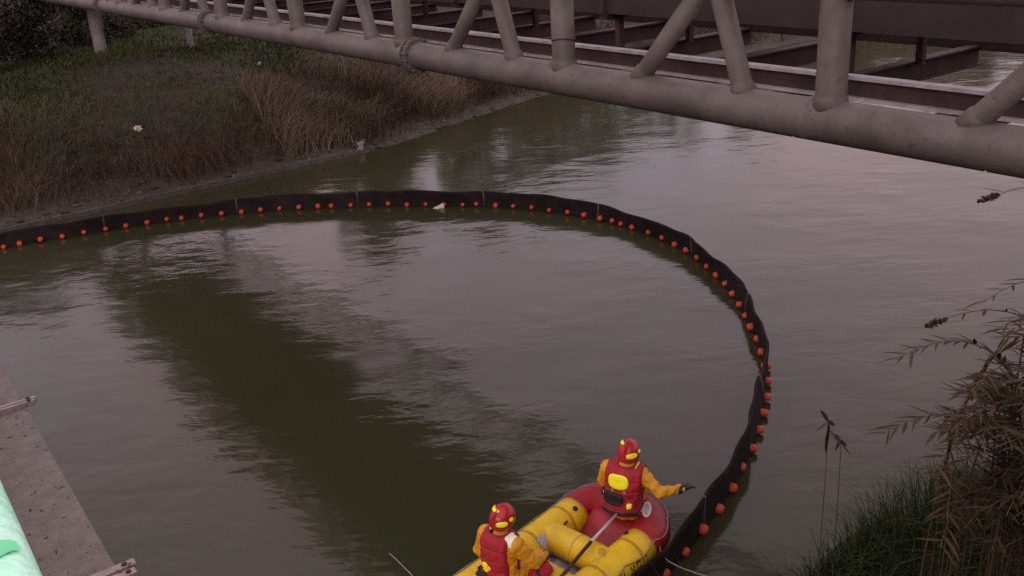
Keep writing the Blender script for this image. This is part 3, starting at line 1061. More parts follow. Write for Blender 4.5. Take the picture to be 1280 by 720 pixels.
# floor, red bow deck, thwarts
fl_ = MB()
fl_.grid([[RF(u, v, 0.10 + 0.02 * math.cos(v * 40)) for v in np.linspace(-HV, HV, 33)] for u in np.linspace(3.9, 6.9, 8)])
fl_.build('floor', FLOORG, raft)
dk = []
for u in np.linspace(6.50, 7.22, 12):
    t = (u - 6.50) / 0.72
    row = []
    for v in np.linspace(-0.40, 0.40, 13):
        k_ = 1 - 0.25 * smooth(0.6, 1, t)
        z = 0.11 + 0.24 * smooth(0.0, 0.55, t) - 0.05 * (v / 0.4) ** 2
        row.append(RF(u, v * k_, z))
    dk.append(row)
lip = [[p - np.array([0, 0, 0.09]) for p in dk[0]]]
MB().grid(np.array(lip + dk)).build('bow_deck', RED, raft)
for u, r in ((6.27, 0.165), (5.72, 0.155), (5.20, 0.165)):
    th = MB().tube([RF(u, v, 0.26 - 0.01 * abs(v)) for v in np.linspace(-0.40, 0.40, 9)], [r * k_ for k_ in (0.93, 0.98, 1, 1, 1, 1, 1, 0.98, 0.93)], 26).build('thwart', YEL, raft)
    sm = MB().tube([RF(u + (r + 0.001) * math.cos(a), 0.02, 0.26 + (r + 0.001) * math.sin(a)) for a in np.linspace(0.2, math.pi - 0.2, 14)], 0.004, 6).build('seam', FLOORG, None)
    sm.parent = th; sm.location = (0, 0, 0)


def on_tube(u, sx, phi, off=0.0, z=None):
    """point on a side tube; phi from straight up, positive outwards"""
    return RF(u, sx * (HV + (TR + off) * math.sin(phi)), tube_z(u) + (TR + off) * math.cos(phi))


def on_bow(t, phi, off=0.0):
    """t 0..1 along the bow path from port to starboard"""
    P_ = np.array([RF(u, v, tube_z(u)) for u, v in uniq])
    L_ = np.concatenate([[0], np.cumsum(np.linalg.norm(np.diff(P_, axis=0), axis=1))])
    x = t * L_[-1]
    i = min(int(np.searchsorted(L_, x, side='right')) - 1, len(P_) - 2)
    k_ = (x - L_[i]) / (L_[i + 1] - L_[i])
    p = P_[i] * (1 - k_) + P_[i + 1] * k_
    d = P_[i + 1] - P_[i]; d[2] = 0; d /= np.linalg.norm(d)
    out = np.array([-d[1], d[0], 0])
    r = TR + 0.006 + off
    return p + out * r * math.sin(phi) + np.array([0, 0, r * math.cos(phi)])


# seam tapes, rubbing strakes, valves
for sx in (-1, 1):
    for u0 in (4.55, 5.42, 6.02, 6.55):
        MB().grid([[on_tube(u0 + du, sx, ph, 0.0022) for ph in np.linspace(-math.pi, math.pi, 41)] for du in (-0.018, 0.018)]).build('seam_tape', SEAM_TAPE, raft)
    MB().grid([[on_tube(u0, sx, ph, 0.006 if 1.70 < ph < 1.95 else -0.002) for ph in (1.66, 1.72, 1.83, 1.93, 1.99)] for u0 in np.linspace(4.2, 6.84, 40)]).build('rubbing_strake', BLACK, raft)
    for u0 in (4.9, 6.66):
        c0, c1 = on_tube(u0, sx, -0.55, -0.005), on_tube(u0, sx, -0.55, 0.016)
        MB().tube([c0, c1], 0.028, 14).build('valve', BLACK, raft)
# grab line round the outside
for sx in (-1, 1):
    pts = []
    for u in np.linspace(4.2, 6.8, 60):
        sag = abs(math.sin((u - 4.2) / 0.52 * math.pi)) * 0.22
        pts.append(on_tube(u, sx, 0.85 + sag, 0.012))
    MB().tube(pts, 0.0075, 6).build('grab_line', ROPE, raft)
pts = [on_bow(t, 0.85 + 0.2 * abs(math.sin(t * 5 * math.pi)), 0.012) for t in np.linspace(0.02, 0.98, 60)]
MB().tube(pts, 0.0075, 6).build('grab_line', ROPE, raft)


def px_of(p):
    q = np.asarray(p) - CAM
    return 640 + F_PX * (q @ RT) / (q @ fw), 360 - F_PX * (q @ UP) / (q @ fw)


def find(fn, grid_a, grid_b, x, y):
    """the surface parameters whose point is seen at a photo pixel"""
    best = None
    for a in grid_a:
        for b in grid_b:
            X, Y = px_of(fn(a, b))
            e = (X - x) ** 2 + (Y - y) ** 2
            if best is None or e < best[0]: best = (e, a, b)
    return best[1:]


# short dark strap loops on the port tube
for line in (((694, 664), (700, 662), (705, 657), (708, 653)), ((653, 699), (657, 695), (661, 691), (664, 688))):
    pts = [on_tube(*(lambda ab: (ab[0], -1, ab[1]))(find(lambda a, b: on_tube(a, -1, b, 0.008), np.arange(5.2, 6.8, 0.02), np.arange(-1.4, 0.6, 0.05), x, y)), 0.022) for x, y in line]
    MB().tube(pts, 0.013, 6).build('strap_handle', BLACK, raft)


def tube_patch(u0, sx, ph0, ru, rp, off, material, name, parent=raft, irregular=0.0, kk=22, fn=None, inner=0.0):
    v, f = [], []
    fn = fn or (lambda du, dp: on_tube(u0 + du, sx, ph0 + dp, off))
    for a in np.linspace(0, 2 * math.pi, kk + 1)[:-1]:
        k_ = 1 + irregular * math.sin(3 * a + 1) + irregular * 0.7 * math.sin(5 * a)
        v.append(fn(ru * k_ * math.cos(a), rp * k_ * math.sin(a)))
        v.append(fn(ru * k_ * math.cos(a) * 0.5, rp * k_ * math.sin(a) * 0.5))
    v.append(fn(0, 0))
    for j in range(kk):
        j2 = (j + 1) % kk
        f.append((2 * j, 2 * j2, 2 * j2 + 1, 2 * j + 1)); f.append((2 * j + 1, 2 * j2 + 1, 2 * kk))
    return MB().add(v, f).build(name, material, parent)


pu, pp_ = find(lambda a, b: on_tube(a, -1, b, 0.004), np.arange(5.2, 6.8, 0.02), np.arange(-1.4, 0.6, 0.05), 679, 675)
tube_patch(pu, -1, pp_, 0.075, 0.36, 0.004, PATCH, 'ring_patch', irregular=0.09)
ta, pa_ = np.linspace(0.55, 1.0, 70), np.linspace(-1.5, 1.3, 90)
gx = np.array([[px_of(on_bow(a, b, 0.004)) for b in pa_] for a in ta])


def bow_at(x, y, off):
    """point on the bow tube seen at a photo pixel, by bilinear refinement on a grid"""
    e = ((gx - np.array([x, y])) ** 2).sum(-1)
    i, j = np.unravel_index(np.argmin(e), e.shape)
    i, j = min(max(i, 1), len(ta) - 2), min(max(j, 1), len(pa_) - 2)
    J = np.stack([(gx[i + 1, j] - gx[i - 1, j]) / (ta[i + 1] - ta[i - 1]), (gx[i, j + 1] - gx[i, j - 1]) / (pa_[j + 1] - pa_[j - 1])], 1)
    d = np.linalg.solve(J, np.array([x, y]) - gx[i, j])
    return on_bow(ta[i] + d[0], pa_[j] + d[1], off)


bo_ = tube_patch(0, 1, 0, 6.0, 10.2, 0.004, WHITE, 'oval_emblem', fn=lambda du, dp: bow_at(808.5 + du - 0.10 * dp, 636.5 + dp, 0.004))
in_ = tube_patch(0, 1, 0, 2.4, 7.0, 0.006, PATCH, 'emblem_mark', fn=lambda du, dp: bow_at(808.5 + du - 0.10 * dp, 636.5 + dp, 0.007))
in_.parent = bo_; in_.location = (0, 0, 0)
# worn row of dark letters on the outer side of the starboard tube, too faded to read
lt = MB()
rl = random.Random(3)
u = 5.05
while u < 6.62:
    w_ = rl.uniform(0.06, 0.085)
    kinds = rl.choice(['H', 'C', 'E', 'O', 'I'])

    def bar(ua, ub, pa, pb):
        lt.add([on_tube(ua, 1, pa, 0.004), on_tube(ub, 1, pa, 0.004), on_tube(ub, 1, pb, 0.004), on_tube(ua, 1, pb, 0.004)], [(0, 1, 2, 3)])
    pa, pb = 1.08, 1.52
    bar(u, u + 0.020, pa, pb)
    if kinds in 'HO': bar(u + w_ - 0.02, u + w_, pa, pb)
    if kinds in 'CEO': bar(u + 0.02, u + w_, pa, pa + 0.10); bar(u + 0.02, u + w_, pb - 0.10, pb)
    if kinds in 'HE': bar(u + 0.02, u + w_ - 0.02, 1.25, 1.34)
    u += w_ + rl.choice([0.03, 0.03, 0.03, 0.09])
tag(lt.build('lettering', INK, raft, False), kind='stuff')

# ------------------------------------------------------------------ crew
st1 = dict(pad=0.05, low=0.0, half=0.20,
           back=[('reflective_panel', -0.115, 0.115, 0.335, 0.495, 0.22, REFL, 0.008),
                 ('back_pouch', -0.20, 0.065, 0.15, 0.285, 0.15, BLACK, 0.035),
                 ('side_pocket', 0.085, 0.19, 0.09, 0.23, 0.2, VRED, 0.045),
                 ('reflective_spot', 0.110, 0.160, 0.14, 0.20, 0.2, REFL, 0.052),
                 ('buckle', -0.075, -0.045, 0.295, 0.325, 0.1, BRK, 0.012),
                 ('buckle', 0.06, 0.09, 0.295, 0.325, 0.1, BRK, 0.012),
                 ('reflective_spot', -0.185, -0.165, 0.24, 0.27, 0.2, REFL, 0.045)],
           shoulder=[('reflective_strip', 0.15, 0.165, -0.03, 0.10, REFL)],
           helmet=[(8, 62, -6, 17), (-95, -20, 50, 66), (76, 98, 2, 20)],
           hands=[(None, (0.60, 0.20, 0.265), (0.62, 0.78, 0.02), -1, 0.35), (None, (-0.15, 0.34, 0.14), (0.3, 0.9, -0.3), 1, 0.6)])
arms1 = [((0.20, 0.05, 0.455), (0.42, 0.01, 0.29), (0.60, 0.20, 0.265)), ((-0.19, 0.05, 0.455), (-0.27, 0.13, 0.21), (-0.15, 0.34, 0.14))]
legs1 = [((0.10, 0.02, 0.0), (0.10, 0.38, 0.13), (0.10, 0.30, -0.20)), ((-0.10, 0.02, 0.0), (-0.15, 0.38, 0.13), (-0.13, 0.30, -0.20))]
make_person((1.05, 8.78, 0.44), 'person in yellow suit at the red bow reaching an arm towards the boom', (0.055, 0.07, 0.66), arms1, legs1, (0.035, 0.04), st1, 27)
st2 = dict(pad=0.04, low=0.04, half=0.15,
           back=[('reflective_panel', -0.125, 0.005, 0.17, 0.27, 0.5, REFL, 0.008),
                 ('back_pouch', -0.19, 0.12, 0.03, 0.14, 0.15, BLACK, 0.03)],
           shoulder=[('reflective_patch', 0.115, 0.19, -0.05, 0.07, REFW), ('reflective_spot', -0.10, -0.07, -0.0, 0.03, REFL), ('strap', -0.075, -0.04, -0.05, 0.08, BLACK)],
           helmet=[(12, 60, -8, 12), (-85, 20, 46, 61), (70, 94, 2, 18)],
           hands=[(None, (0.25, 0.40, 0.12), (-0.1, 0.95, -0.2), -1, 0.9), (None, (-0.2, 0.30, 0.08), (0.2, 0.9, -0.3), 1, 0.6)])
arms2 = [((0.19, 0.04, 0.455), (0.30, 0.16, 0.22), (0.25, 0.40, 0.12)), ((-0.19, 0.04, 0.455), (-0.29, 0.06, 0.20), (-0.2, 0.30, 0.08))]
legs2 = [((0.10, 0.02, 0.0), (0.16, 0.42, 0.06), (0.15, 0.44, -0.26)), ((-0.10, 0.02, 0.0), (-0.14, 0.42, 0.08), (-0.13, 0.44, -0.26))]
make_person((-0.29, 7.69, 0.47), 'person in yellow suit seated amid the raft holding a dark strap', (0.02, 0.075, 0.66), arms2, legs2, (0.0, 0.03), st2, 38)

# ------------------------------------------------------------------ loose things in the raft
pd = thing('paddle', at(738, 678, 0.5), 'long paddle with pale shaft and dark lower half lying over the thwart', 'paddle')
a_, b_ = at(771, 643, 0.50), at(738, 678, 0.475)
c_ = b_ + (b_ - a_) / np.linalg.norm(b_ - a_) * 0.62
c_[2] = 0.40
MB().tube([a_, b_], 0.016, 10).build('shaft', SHAFT, pd)
MB().tube([b_ + (a_ - b_) * 0.02, c_], 0.019, 10).build('grip', DSHAFT, pd)
dirp = (c_ - b_) / np.linalg.norm(c_ - b_)
latp = np.cross(dirp, UPZ); latp /= np.linalg.norm(latp)
bl = []
for t, w_ in ((0, 0.02), (0.06, 0.06), (0.14, 0.09), (0.30, 0.095), (0.38, 0.075), (0.41, 0.03)):
    cpt = c_ + dirp * (t - 0.02)
    bl.append([cpt + latp * w_ * k_ + np.cross(latp, dirp) * (0.012 * (1 - abs(k_)) + 0.003) * sg for sg, k_ in ((1, -1), (1, 0), (1, 1), (-1, 1), (-1, 0), (-1, -1), (1, -1))])
MB().grid(np.array(bl)).build('blade', DSHAFT, pd)

bg_c = RF(5.52, 0.16, 0.50)
bag = thing('throw_bag', bg_c - UPZ * 0.09, 'red throw bag with black strap on the raft beside the seated person', 'bag')
me = net_mesh('bag_body', lambda p: smin(ellip(p, (0, 0, 0), (0.10, 0.13, 0.085)), ellip(p, (0, 0.08, 0.0), (0.08, 0.06, 0.07)), 0.04) + 0.006 * np.sin(p[..., 1] * 60) * np.sin(p[..., 0] * 45), (-0.2, -0.25, -0.2), (0.2, 0.25, 0.2), 0.012, lambda V: bg_c + V[..., 0:1] * RGT + V[..., 1:2] * FWD + V[..., 2:3] * UPZ, VRED)
lnk(bag, 'bag_body', me)
MB().tube([bg_c + RGT * x + FWD * y + UPZ * z for x, y, z in ((-0.32, 0.06, 0.10), (-0.22, 0.10, 0.12), (-0.14, 0.06, 0.07), (-0.06, 0.0, 0.092), (0.02, -0.06, 0.085), (0.10, -0.10, 0.02))], 0.014, 8).build('strap', BLACK, bag)

ml = thing('mooring_line', at(822, 690, 0.2), 'thin pale mooring line running from the raft past the boom', 'rope')
p0 = on_bow(0.97, 1.25, 0.01)
pp = [p0] + [at(x, y, z) for x, y, z in ((826, 692, 0.30), (836, 702, 0.36), (852, 710, 0.42), (872, 717, 0.45), (896, 724, 0.45), (950, 742, 0.5))] + [W(4.35, 6.0, 0.42), W(3.9, 6.1, float(ground_z(np.array(3.9), np.array(6.1))))]
MB().tube(pp, 0.006, 6).build('rope', ROPE, ml)
tl = thing('trailing_rope', at(488, 693, 0.0), 'thin pale rope trailing on the dark water behind the raft', 'rope')
MB().tube([at(x, y, 0.012) for x, y in ((487, 692), (495, 699), (504, 708), (513, 717), (524, 730), (545, 752))], 0.007, 6).build('rope', ROPE, tl)

# floating foam scrap and litter
fc = at(548, 260, 0.0)
sc_l = thing('foam_scrap', fc, 'pointed scrap of white foam floating against the black boom', 'litter')
pv = np.array([(-0.20, -0.02, -0.03), (-0.05, -0.10, -0.03), (0.20, -0.04, -0.03), (0.16, 0.06, -0.03), (-0.08, 0.07, -0.03), (-0.17, -0.02, 0.02), (-0.04, -0.08, 0.06), (0.19, -0.03, 0.17), (0.15, 0.05, 0.15), (-0.06, 0.05, 0.05)])
MB().add(pv * 0.72 + fc, [(4, 3, 2, 1, 0), (5, 6, 7, 8, 9), (0, 1, 6, 5), (1, 2, 7, 6), (2, 3, 8, 7), (3, 4, 9, 8), (4, 0, 5, 9)]).build('foam_piece', FOAM, sc_l, False)


for (x, y, sz, lab) in ((173, 163, 0.11, 'crumpled white litter lying in the dry grass of the far bank'), (324, 81, 0.07, 'small pale scrap on the green grass of the far bank')):
    c = drop(x, y) + UPZ * 0.45 * sz
    seedr = np.random.default_rng(int(x))
    ph = seedr.uniform(0, 6, 6)
    lo_ = thing('litter', c - UPZ * 0.4 * sz, lab, 'litter')
    me = net_mesh('crumpled_scrap', lambda p: ellip(p, (0, 0, 0), (sz, sz * 0.6, sz * 0.7)) + sz * 0.16 * np.sin(p[..., 0] / sz * 5 + ph[0]) * np.sin(p[..., 2] / sz * 6 + ph[1]) + sz * 0.12 * np.sin(p[..., 1] / sz * 9 + ph[2]), (-1.6 * sz,) * 3, (1.6 * sz,) * 3, sz / 9, lambda V: c + V, FOAM)
    lnk(lo_, 'crumpled_scrap', me)

# timber edging along the foot of the far bank
ed = thing('bank_edging', at(225, 239, 0.0), 'low dark timber edging along the waterline of the far bank', 'edging')
epx = [(-60, 303), (0, 289), (75, 272), (150, 256), (225, 239), (300, 222), (375, 205), (450, 189)]
ew = [at(x, y, 0.08) for x, y in epx]
for i in range(len(ew) - 1):
    d = ew[i + 1] - ew[i]; L_ = np.linalg.norm(d[:2]); d = d / L_
    nn = np.array([-d[1], d[0], 0])
    c = (ew[i] + ew[i + 1]) / 2
    MB().box(np.array([c[0], c[1], 0.03]) + nn * random.uniform(-0.01, 0.01), d * (L_ / 2 + 0.02), nn * 0.035, (0, 0, 0.10 + random.uniform(-0.01, 0.01))).build('plank', MUDDY, ed, False)
    MB().tube([np.array([ew[i][0], ew[i][1], -0.3]) + nn * 0.07, np.array([ew[i][0], ew[i][1], 0.17]) + nn * 0.07], 0.035, 8).build('stake', MUDDY, ed)
pe = at(451, 188, 0.05)
sharp(MB().box(pe + UPZ * 0.12, (0.09, 0, 0.0), (0, 0.07, 0), (0.02, 0, 0.12)).build('end_block', CONC, ed, False), 30)
pl_ = at(447, 187, 0.1)
st_ = thing('driftwood_branch', pl_, 'broken brown branch lying at the end of the timber edging', 'branch')
MB().tube([drop(437, 172) + UPZ * 0.05, drop(445, 180) + UPZ * 0.12, pl_ + UPZ * 0.1], [0.02, 0.035, 0.045], 8).build('limb', BARK, st_)
MB().tube([drop(457, 176) + UPZ * 0.03, drop(453, 182) + UPZ * 0.1, pl_ + np.array([0.12, 0.05, 0.08])], [0.05, 0.10, 0.03], 8).build('stub', MUDDY, st_)


# ------------------------------------------------------------------ blades and leaves
def blades(base, hgt, wid, lean_dir, bend, name, material):
    """curved tapering blades: 5 verts, 3 triangles each"""
    n = len(base)
    az = rng.uniform(0, 2 * np.pi, n)
    side = np.stack([np.cos(az), np.sin(az), np.zeros(n)], 1) * wid[:, None] / 2
    up = np.array([0, 0, 1.0])
    midp = base + up * hgt[:, None] * 0.55 + lean_dir * (bend * 0.3 * hgt)[:, None]
    tip = base + up * (hgt * (1 - 0.25 * bend))[:, None] + lean_dir * (bend * hgt)[:, None]
    V = np.stack([base - side, base + side, midp - side * 0.8, midp + side * 0.8, tip], 1).reshape(-1, 3)
    o = (np.arange(n) * 5)[:, None]
    T = np.concatenate([o + [0, 1, 3], o + [0, 3, 2], o + [2, 3, 4]])
    return fast_mesh(name, V, T, material)


def grass_field(name, label, cat, material, n, s_rng, n_rng, dens, h, w, bend, far=True):
    s = rng.uniform(*s_rng, n); nn = rng.uniform(*n_rng, n)
    keep = rng.uniform(0, 1, n) < dens(s, nn)
    s, nn = s[keep], nn[keep]
    base = s[:, None] * BV + nn[:, None] * NV
    base[:, 2] = ground_z(s, nn) - 0.02
    az = rng.normal(0, 1.0, len(s)) + 3.0 * wob(s, nn, 0.8)
    ld = np.stack([np.cos(az), np.sin(az), np.zeros(len(s))], 1)
    hh = rng.uniform(h[0], h[1], len(s)) * (1 + 0.35 * wob(s, nn, 1.3))
    hh = np.maximum(hh, h[0] * 0.5)
    me = blades(base, hh, rng.uniform(w[0], w[1], len(s)), ld, rng.uniform(bend[0], bend[1], len(s)), name, material)
    return tag(link(name, me), label, cat, kind='stuff')


def fd(s, n): return s - far_edge(n)


# green turf on the top and upper slope
grass_field('green_grass', 'short green grass covering the far bank under the pipe bridge', 'grass', GRASS, 260000, (26, 48), (-6, 36),
            lambda s, n: smooth(0.8, 3.0, fd(s, n)) * (0.5 + 0.5 * smooth(-0.5, 0.3, wob(s, n, 0.7))) * (1 - 0.6 * smooth(12, 22, fd(s, n))), (0.08, 0.26), (0.012, 0.035), (0.2, 1.3))
# tall dry grass along the slope above the water
grass_field('dry_grass', 'tall dry brown grass growing on the slope above the waterline', 'grass', DRY, 200000, (25, 34), (-6, 36),
            lambda s, n: (0.10 * smooth(0.1, 0.5, fd(s, n)) + 0.9 * smooth(0.6 + 0.4 * wob(s, n, 1.7), 1.5, fd(s, n))) * (1 - smooth(2.3, 4.4, fd(s, n) - 0.8 * smooth(9, 14, n) - 0.7 * wob(s, n, 0.9))) * (0.3 + 0.7 * smooth(-0.5, 0.35, wob(s, n, 0.9))), (0.25, 0.8), (0.006, 0.02), (0.3, 1.4))
grass_field('pale_dry_reeds', 'stand of pale tan dry reeds by the water at the end of the timber edging', 'reeds', TAN, 70000, (25.5, 32), (10.5, 24),
            lambda s, n: smooth(0.5, 1.2, fd(s, n)) * (1 - smooth(2.4, 4.2, fd(s, n))) * smooth(-0.35, 0.45, wob(s, n, 1.2)), (0.5, 1.15), (0.008, 0.022), (0.2, 1.1))
grass_field('far_dry_reeds', 'band of dry tan reeds along the river bend behind the bridge', 'reeds', DRY, 60000, (-20, 40), (36, 110),
            lambda s, n: smooth(0.2, 1.0, fd(s, n)) * (1 - smooth(5, 9, fd(s, n))), (0.8, 1.9), (0.05, 0.12), (0.1, 0.5))
# clods, stones and washed-up bits on the mud at the waterline
nc = 900
cn_ = rng.uniform(-4, 26, nc)
cs_ = far_edge(cn_) + rng.uniform(0.02, 1.5, nc) ** 1.2
cb = cs_[:, None] * BV + cn_[:, None] * NV
cb[:, 2] = ground_z(cs_, cn_)
cr_ = 0.02 + 0.07 * rng.uniform(0, 1, nc) ** 3
ico = np.array([(1, 0, 0), (-1, 0, 0), (0, 1, 0), (0, -1, 0), (0, 0, 1), (0, 0, -1)], float)
icf = np.array([(0, 2, 4), (2, 1, 4), (1, 3, 4), (3, 0, 4), (2, 0, 5), (1, 2, 5), (3, 1, 5), (0, 3, 5)])
cv_ = cb[:, None, :] + ico[None] * cr_[:, None, None] * rng.uniform(0.5, 1.5, (nc, 6, 1)) * np.array([1.5, 1.2, 0.7])
tag(link('mud_clods', fast_mesh('mud_clods', cv_.reshape(-1, 3), (np.arange(nc) * 6)[:, None, None] + icf[None], island_mat('mud_and_stones', [(0.014, 0.010, 0.007), (0.03, 0.022, 0.015), (0.06, 0.05, 0.04), (0.10, 0.085, 0.07)]), True)), 'mud clods and small stones along the far waterline', 'stones', kind='stuff')
# near bank grass
def nd(s, n): return near_edge(n) - s
grass_field('near_grass', 'long green grass on the near bank below the reeds', 'grass', GRASSN, 60000, (-1, 5.2), (3.0, 13),
            lambda s, n: smooth(-0.05, 0.25, nd(s, n)) * (0.45 + 0.55 * smooth(-0.5, 0.3, wob(s, n, 1.1))), (0.25, 0.75), (0.006, 0.014), (0.15, 0.9))


def leaf_cloud(cent, size, name, material):
    n = len(cent)
    q = rng.normal(size=(n, 3)); q /= np.linalg.norm(q, axis=1)[:, None]
    r = rng.normal(size=(n, 3)); r -= q * (r * q).sum(1)[:, None]; r /= np.linalg.norm(r, axis=1)[:, None]
    a = q * size[:, None]; b = r * size[:, None] * 0.45
    V = np.stack([cent - a, cent - b * 0.9 - a * 0.1, cent + a, cent + b], 1).reshape(-1, 3)
    o = (np.arange(n) * 4)[:, None]
    return fast_mesh(name, V, np.concatenate([o + [0, 1, 2], o + [0, 2, 3]]), material)


def bush(s, n, w_, h_, leaves, material, label, group, name='bush', trunk_h=0.0, leafsize=(0.05, 0.11), cat='bush', clumps=16):
    g = float(ground_z(np.array(s), np.array(n)))
    base = W(s, n, g)
    root = thing(name, base, label, cat, group)
    cl, rad = [], []
    for i in range(clumps):
        a = rng.uniform(0, 6.28); rr = math.sqrt(rng.uniform(0, 1)) * w_ * 0.75
        z = trunk_h + (h_ - trunk_h) * rng.uniform(0.1, 0.92)
        f = 1 - 0.5 * max(0, (z - trunk_h) / (h_ - trunk_h) - 0.5)
        cl.append(base + np.array([math.cos(a) * rr * f, math.sin(a) * rr * f, z]))
        rad.append(rng.uniform(0.28, 0.5) * min(w_, (h_ - trunk_h)) * 0.75)
    k = rng.integers(0, clumps, leaves)
    d = rng.normal(size=(leaves, 3)); d /= np.linalg.norm(d, axis=1)[:, None]
    c = np.array(cl)[k] + d * (np.array(rad)[k] * rng.uniform(0.45, 1.08, leaves) ** 0.7)[:, None]
    c[:, 2] = np.maximum(c[:, 2], g + 0.03)
    lnk(root, 'crown', leaf_cloud(c, rng.uniform(*leafsize, leaves), 'crown', material))
    tr = MB()
    top = base + np.array([rng.normal() * 0.2, rng.normal() * 0.2, trunk_h + (h_ - trunk_h) * 0.6])
    tr.tube([base - UPZ * 0.2, base + (top - base) * 0.4 + np.array([0.06, -0.05, 0]), top], [0.035 * h_ ** 0.8 + 0.02, 0.028 * h_ ** 0.8 + 0.012, 0.012], 9)
    st = base + (top - base) * 0.3
    for i in range(0, clumps, 2):
        tr.tube([st + (top - st) * rng.uniform(0, 0.7), (st + cl[i]) / 2 + np.array([0, 0, 0.12]), cl[i]], [0.012 * h_ ** 0.7 + 0.008, 0.008 * h_ ** 0.7 + 0.004, 0.004], 6)
    lnk(root, 'trunk', tr.mesh('trunk', BARK))
    return root


# dark scrub on the far bank by the pier
for (s, n, w_, h_) in ((33.5, 3.6, 1.8, 2.0), (36, 6.0, 1.9, 2.2), (38, 9.0, 1.8, 2.0), (38.5, 2.5, 2.2, 2.8), (42, 5.5, 2.4, 3.0), (43.5, 9.5, 2.4, 3.0), (44, 13.0, 2.2, 2.6), (35.5, 0.5, 2.0, 2.6), (48, 8, 2.8, 3.6), (48, 13.5, 2.6, 3.6), (41, 12.3, 1.4, 1.3), (50, 3.5, 3, 4)):
    bush(s, n, w_, h_, int(3200 + 900 * w_), LEAF_D, 'dark scrub bush on the far bank around the bridge piers', 'dark scrub bushes by the pier')
# trees further along the river
for (s, n, w_, h_) in ((37.5, 19.5, 2.4, 5.0), (38.5, 24.5, 2.6, 5.4), (40, 29.5, 2.6, 5.4), (41, 35, 2.8, 5.0), (41.5, 41, 3.0, 4.6), (40, 47.5, 3.0, 4.2), (38, 54, 3.0, 4.0), (35, 61, 3.2, 4.0), (30, 68, 3.2, 4.0), (24, 76, 3.4, 4.2), (17, 83, 3.4, 4.4), (9, 89, 3.6, 4.4)):
    bush(s, n, w_, h_, 4200, LEAF_G, 'olive green tree standing along the river bend behind the bridge', 'trees along the river bend', 'riverside_tree', 1.0, (0.10, 0.22), 'tree', 18)


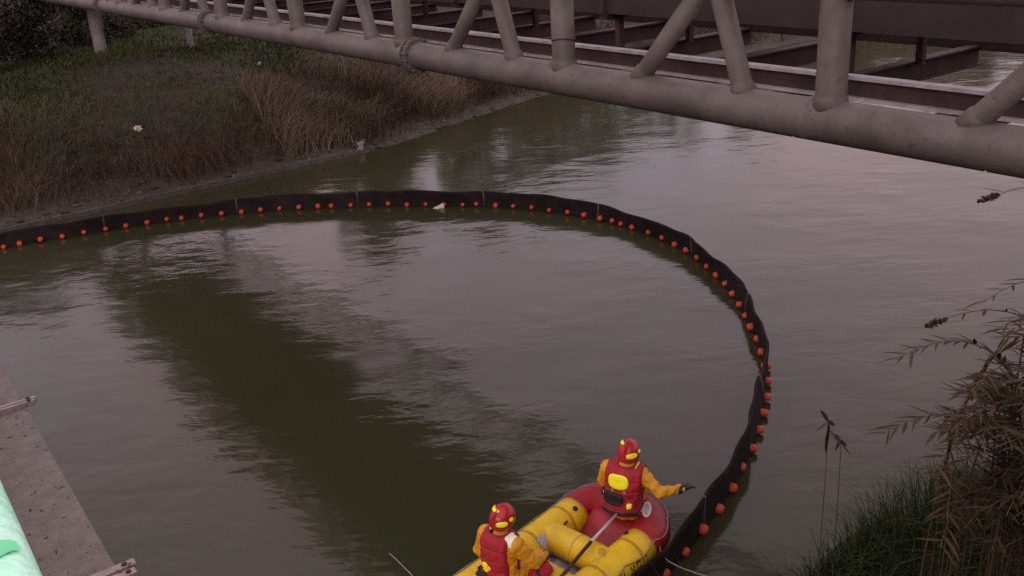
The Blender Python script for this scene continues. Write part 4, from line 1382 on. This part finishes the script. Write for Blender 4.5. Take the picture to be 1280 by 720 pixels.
# ------------------------------------------------------------------ giant reeds on the near bank
def reed(base, tip, label, nleaf, plume=False, droop=0.18, group='leafy reeds on the near bank', start=0.30, thin=1.0, leaf=(0.14, 0.30), hang=None):
    base, tip = np.asarray(base), np.asarray(tip)
    root = thing('reed', base, label, 'reed', group)
    hz = (tip - base) * [1, 1, 0]
    c1 = base + hz * 0.05 + UPZ * (tip[2] - base[2]) * 0.75
    c2 = base + hz * 0.45 + UPZ * ((tip[2] - base[2]) + droop * np.linalg.norm(hz))
    t = np.linspace(0, 1, 22)[:, None]
    C_ = base * (1 - t) ** 3 + 3 * c1 * t * (1 - t) ** 2 + 3 * c2 * t ** 2 * (1 - t) + tip * t ** 3
    lnk(root, 'stem', MB().tube(list(C_), np.linspace(0.009, 0.0022, 22) * thin, 7).mesh('stem', STEM))
    V, T = [], []
    tg = np.gradient(C_, axis=0); tg /= np.linalg.norm(tg, axis=1)[:, None]
    for i in range(nleaf):
        k = start + (1 - start) * (i + rng.uniform(0, 0.6)) / nleaf
        x = min(k * 21, 20.99); j = int(x); fr = x - j
        p = C_[j] * (1 - fr) + C_[j + 1] * fr
        tt = tg[j]
        la = np.cross(tt, UPZ); la /= np.linalg.norm(la) + 1e-6
        sd_ = (1 if i % 2 else -1)
        out = tt * rng.uniform(0.6, 1.0) + la * sd_ * rng.uniform(0.4, 0.95) + UPZ * rng.uniform(-0.2, 0.3)
        out /= np.linalg.norm(out)
        L_ = rng.uniform(*leaf) * (1.15 - 0.55 * k)
        w_ = L_ * rng.uniform(0.045, 0.075)
        wd = np.cross(out, UPZ); wd /= np.linalg.norm(wd) + 1e-6
        dr = rng.uniform(-0.05, 0.28)
        if hang is not None:
            out = -tt * 0.75 + la * sd_ * 0.22 + UPZ * rng.uniform(-0.4, 0.3) + rng.normal(size=3) * 0.15
            out /= np.linalg.norm(out)
            wd = np.cross(out, la + rng.normal(size=3) * 0.4)
            wd /= np.linalg.norm(wd)
            w_ *= hang
            dr = 0.1
        b0 = len(V)
        pts = [p + out * L_ * q - UPZ * dr * L_ * q * q for q in (0, 0.35, 0.7, 1.0)]
        V += [pts[0] - wd * w_ * 0.4, pts[0] + wd * w_ * 0.4, pts[1] - wd * w_, pts[1] + wd * w_, pts[2] - wd * w_ * 0.7, pts[2] + wd * w_ * 0.7, pts[3]]
        T += [(b0, b0 + 1, b0 + 3), (b0, b0 + 3, b0 + 2), (b0 + 2, b0 + 3, b0 + 5), (b0 + 2, b0 + 5, b0 + 4), (b0 + 4, b0 + 5, b0 + 6)]
    lnk(root, 'leaves', fast_mesh('leaves', V, T, REEDM))
    if plume:
        n = 200
        k = rng.uniform(0, 1, n)
        dirt = tg[-1]
        c = tip + dirt * (k * 0.15 - 0.05)[:, None] + rng.normal(size=(n, 3)) * (0.008 * np.sin(np.pi * np.clip(k * 0.9 + 0.08, 0, 1)))[:, None]
        lnk(root, 'plume', leaf_cloud(c, rng.uniform(0.008, 0.022, n), 'plume', PLUME))
    return root


def gp(s, n):
    return W(s, n, float(ground_z(np.array(s), np.array(n))) - 0.05)


def pt(x, y, t):
    return CAM + ray(x, y) * t


reed(gp(2.2, 7.2), pt(1240, 246, 6.2), 'tall reed bent over with a dark plume near the pipe bridge', 20, plume=True, droop=0.1)
reed(gp(2.3, 6.6), pt(1174, 402, 6.2), 'bent reed with a dark plume above the leafy clump', 20, plume=True, droop=0.1)
reed(gp(2.3, 6.9), pt(1226, 380, 6.2), 'slender reed with upright leaves just above the feathery reed', 30, droop=0.2)
reed(gp(2.4, 6.3), pt(1120, 449, 6.3), 'feathery reed arching out furthest over the water', 58, droop=0.22)
reed(gp(2.4, 6.2), pt(1102, 543, 6.4), 'low reed spreading flat over the water with drooping leaves', 58, droop=0.2)
reed(gp(3.9, 5.6), pt(1036, 527, 7.6), 'thin isolated reed with dark leaves at its top standing off the clump', 8, droop=0.05, start=0.76, thin=0.6, leaf=(0.24, 0.42), hang=1.5)
reed(gp(3.9, 5.8), pt(1049, 556, 7.5), 'thin isolated reed with hanging dark leaves, shorter than its twin', 6, droop=0.05, start=0.78, thin=0.6, leaf=(0.2, 0.38), hang=1.5)
for i in range(95):
    x = rng.uniform(1165, 1345)
    y = rng.uniform(405, 690)
    if x < 1235: y = max(y, 490)
    if x < 1195: y = max(y, 540)
    b_ = gp(rng.uniform(1.7, 3.2), rng.uniform(5.6, 7.6))
    reed(b_, pt(x, y, rng.uniform(5.9, 7.4)), 'brown leafy reed in the dense clump on the near bank', int(rng.integers(34, 60)), group='reeds in the dense near clump', droop=rng.uniform(0.05, 0.25))
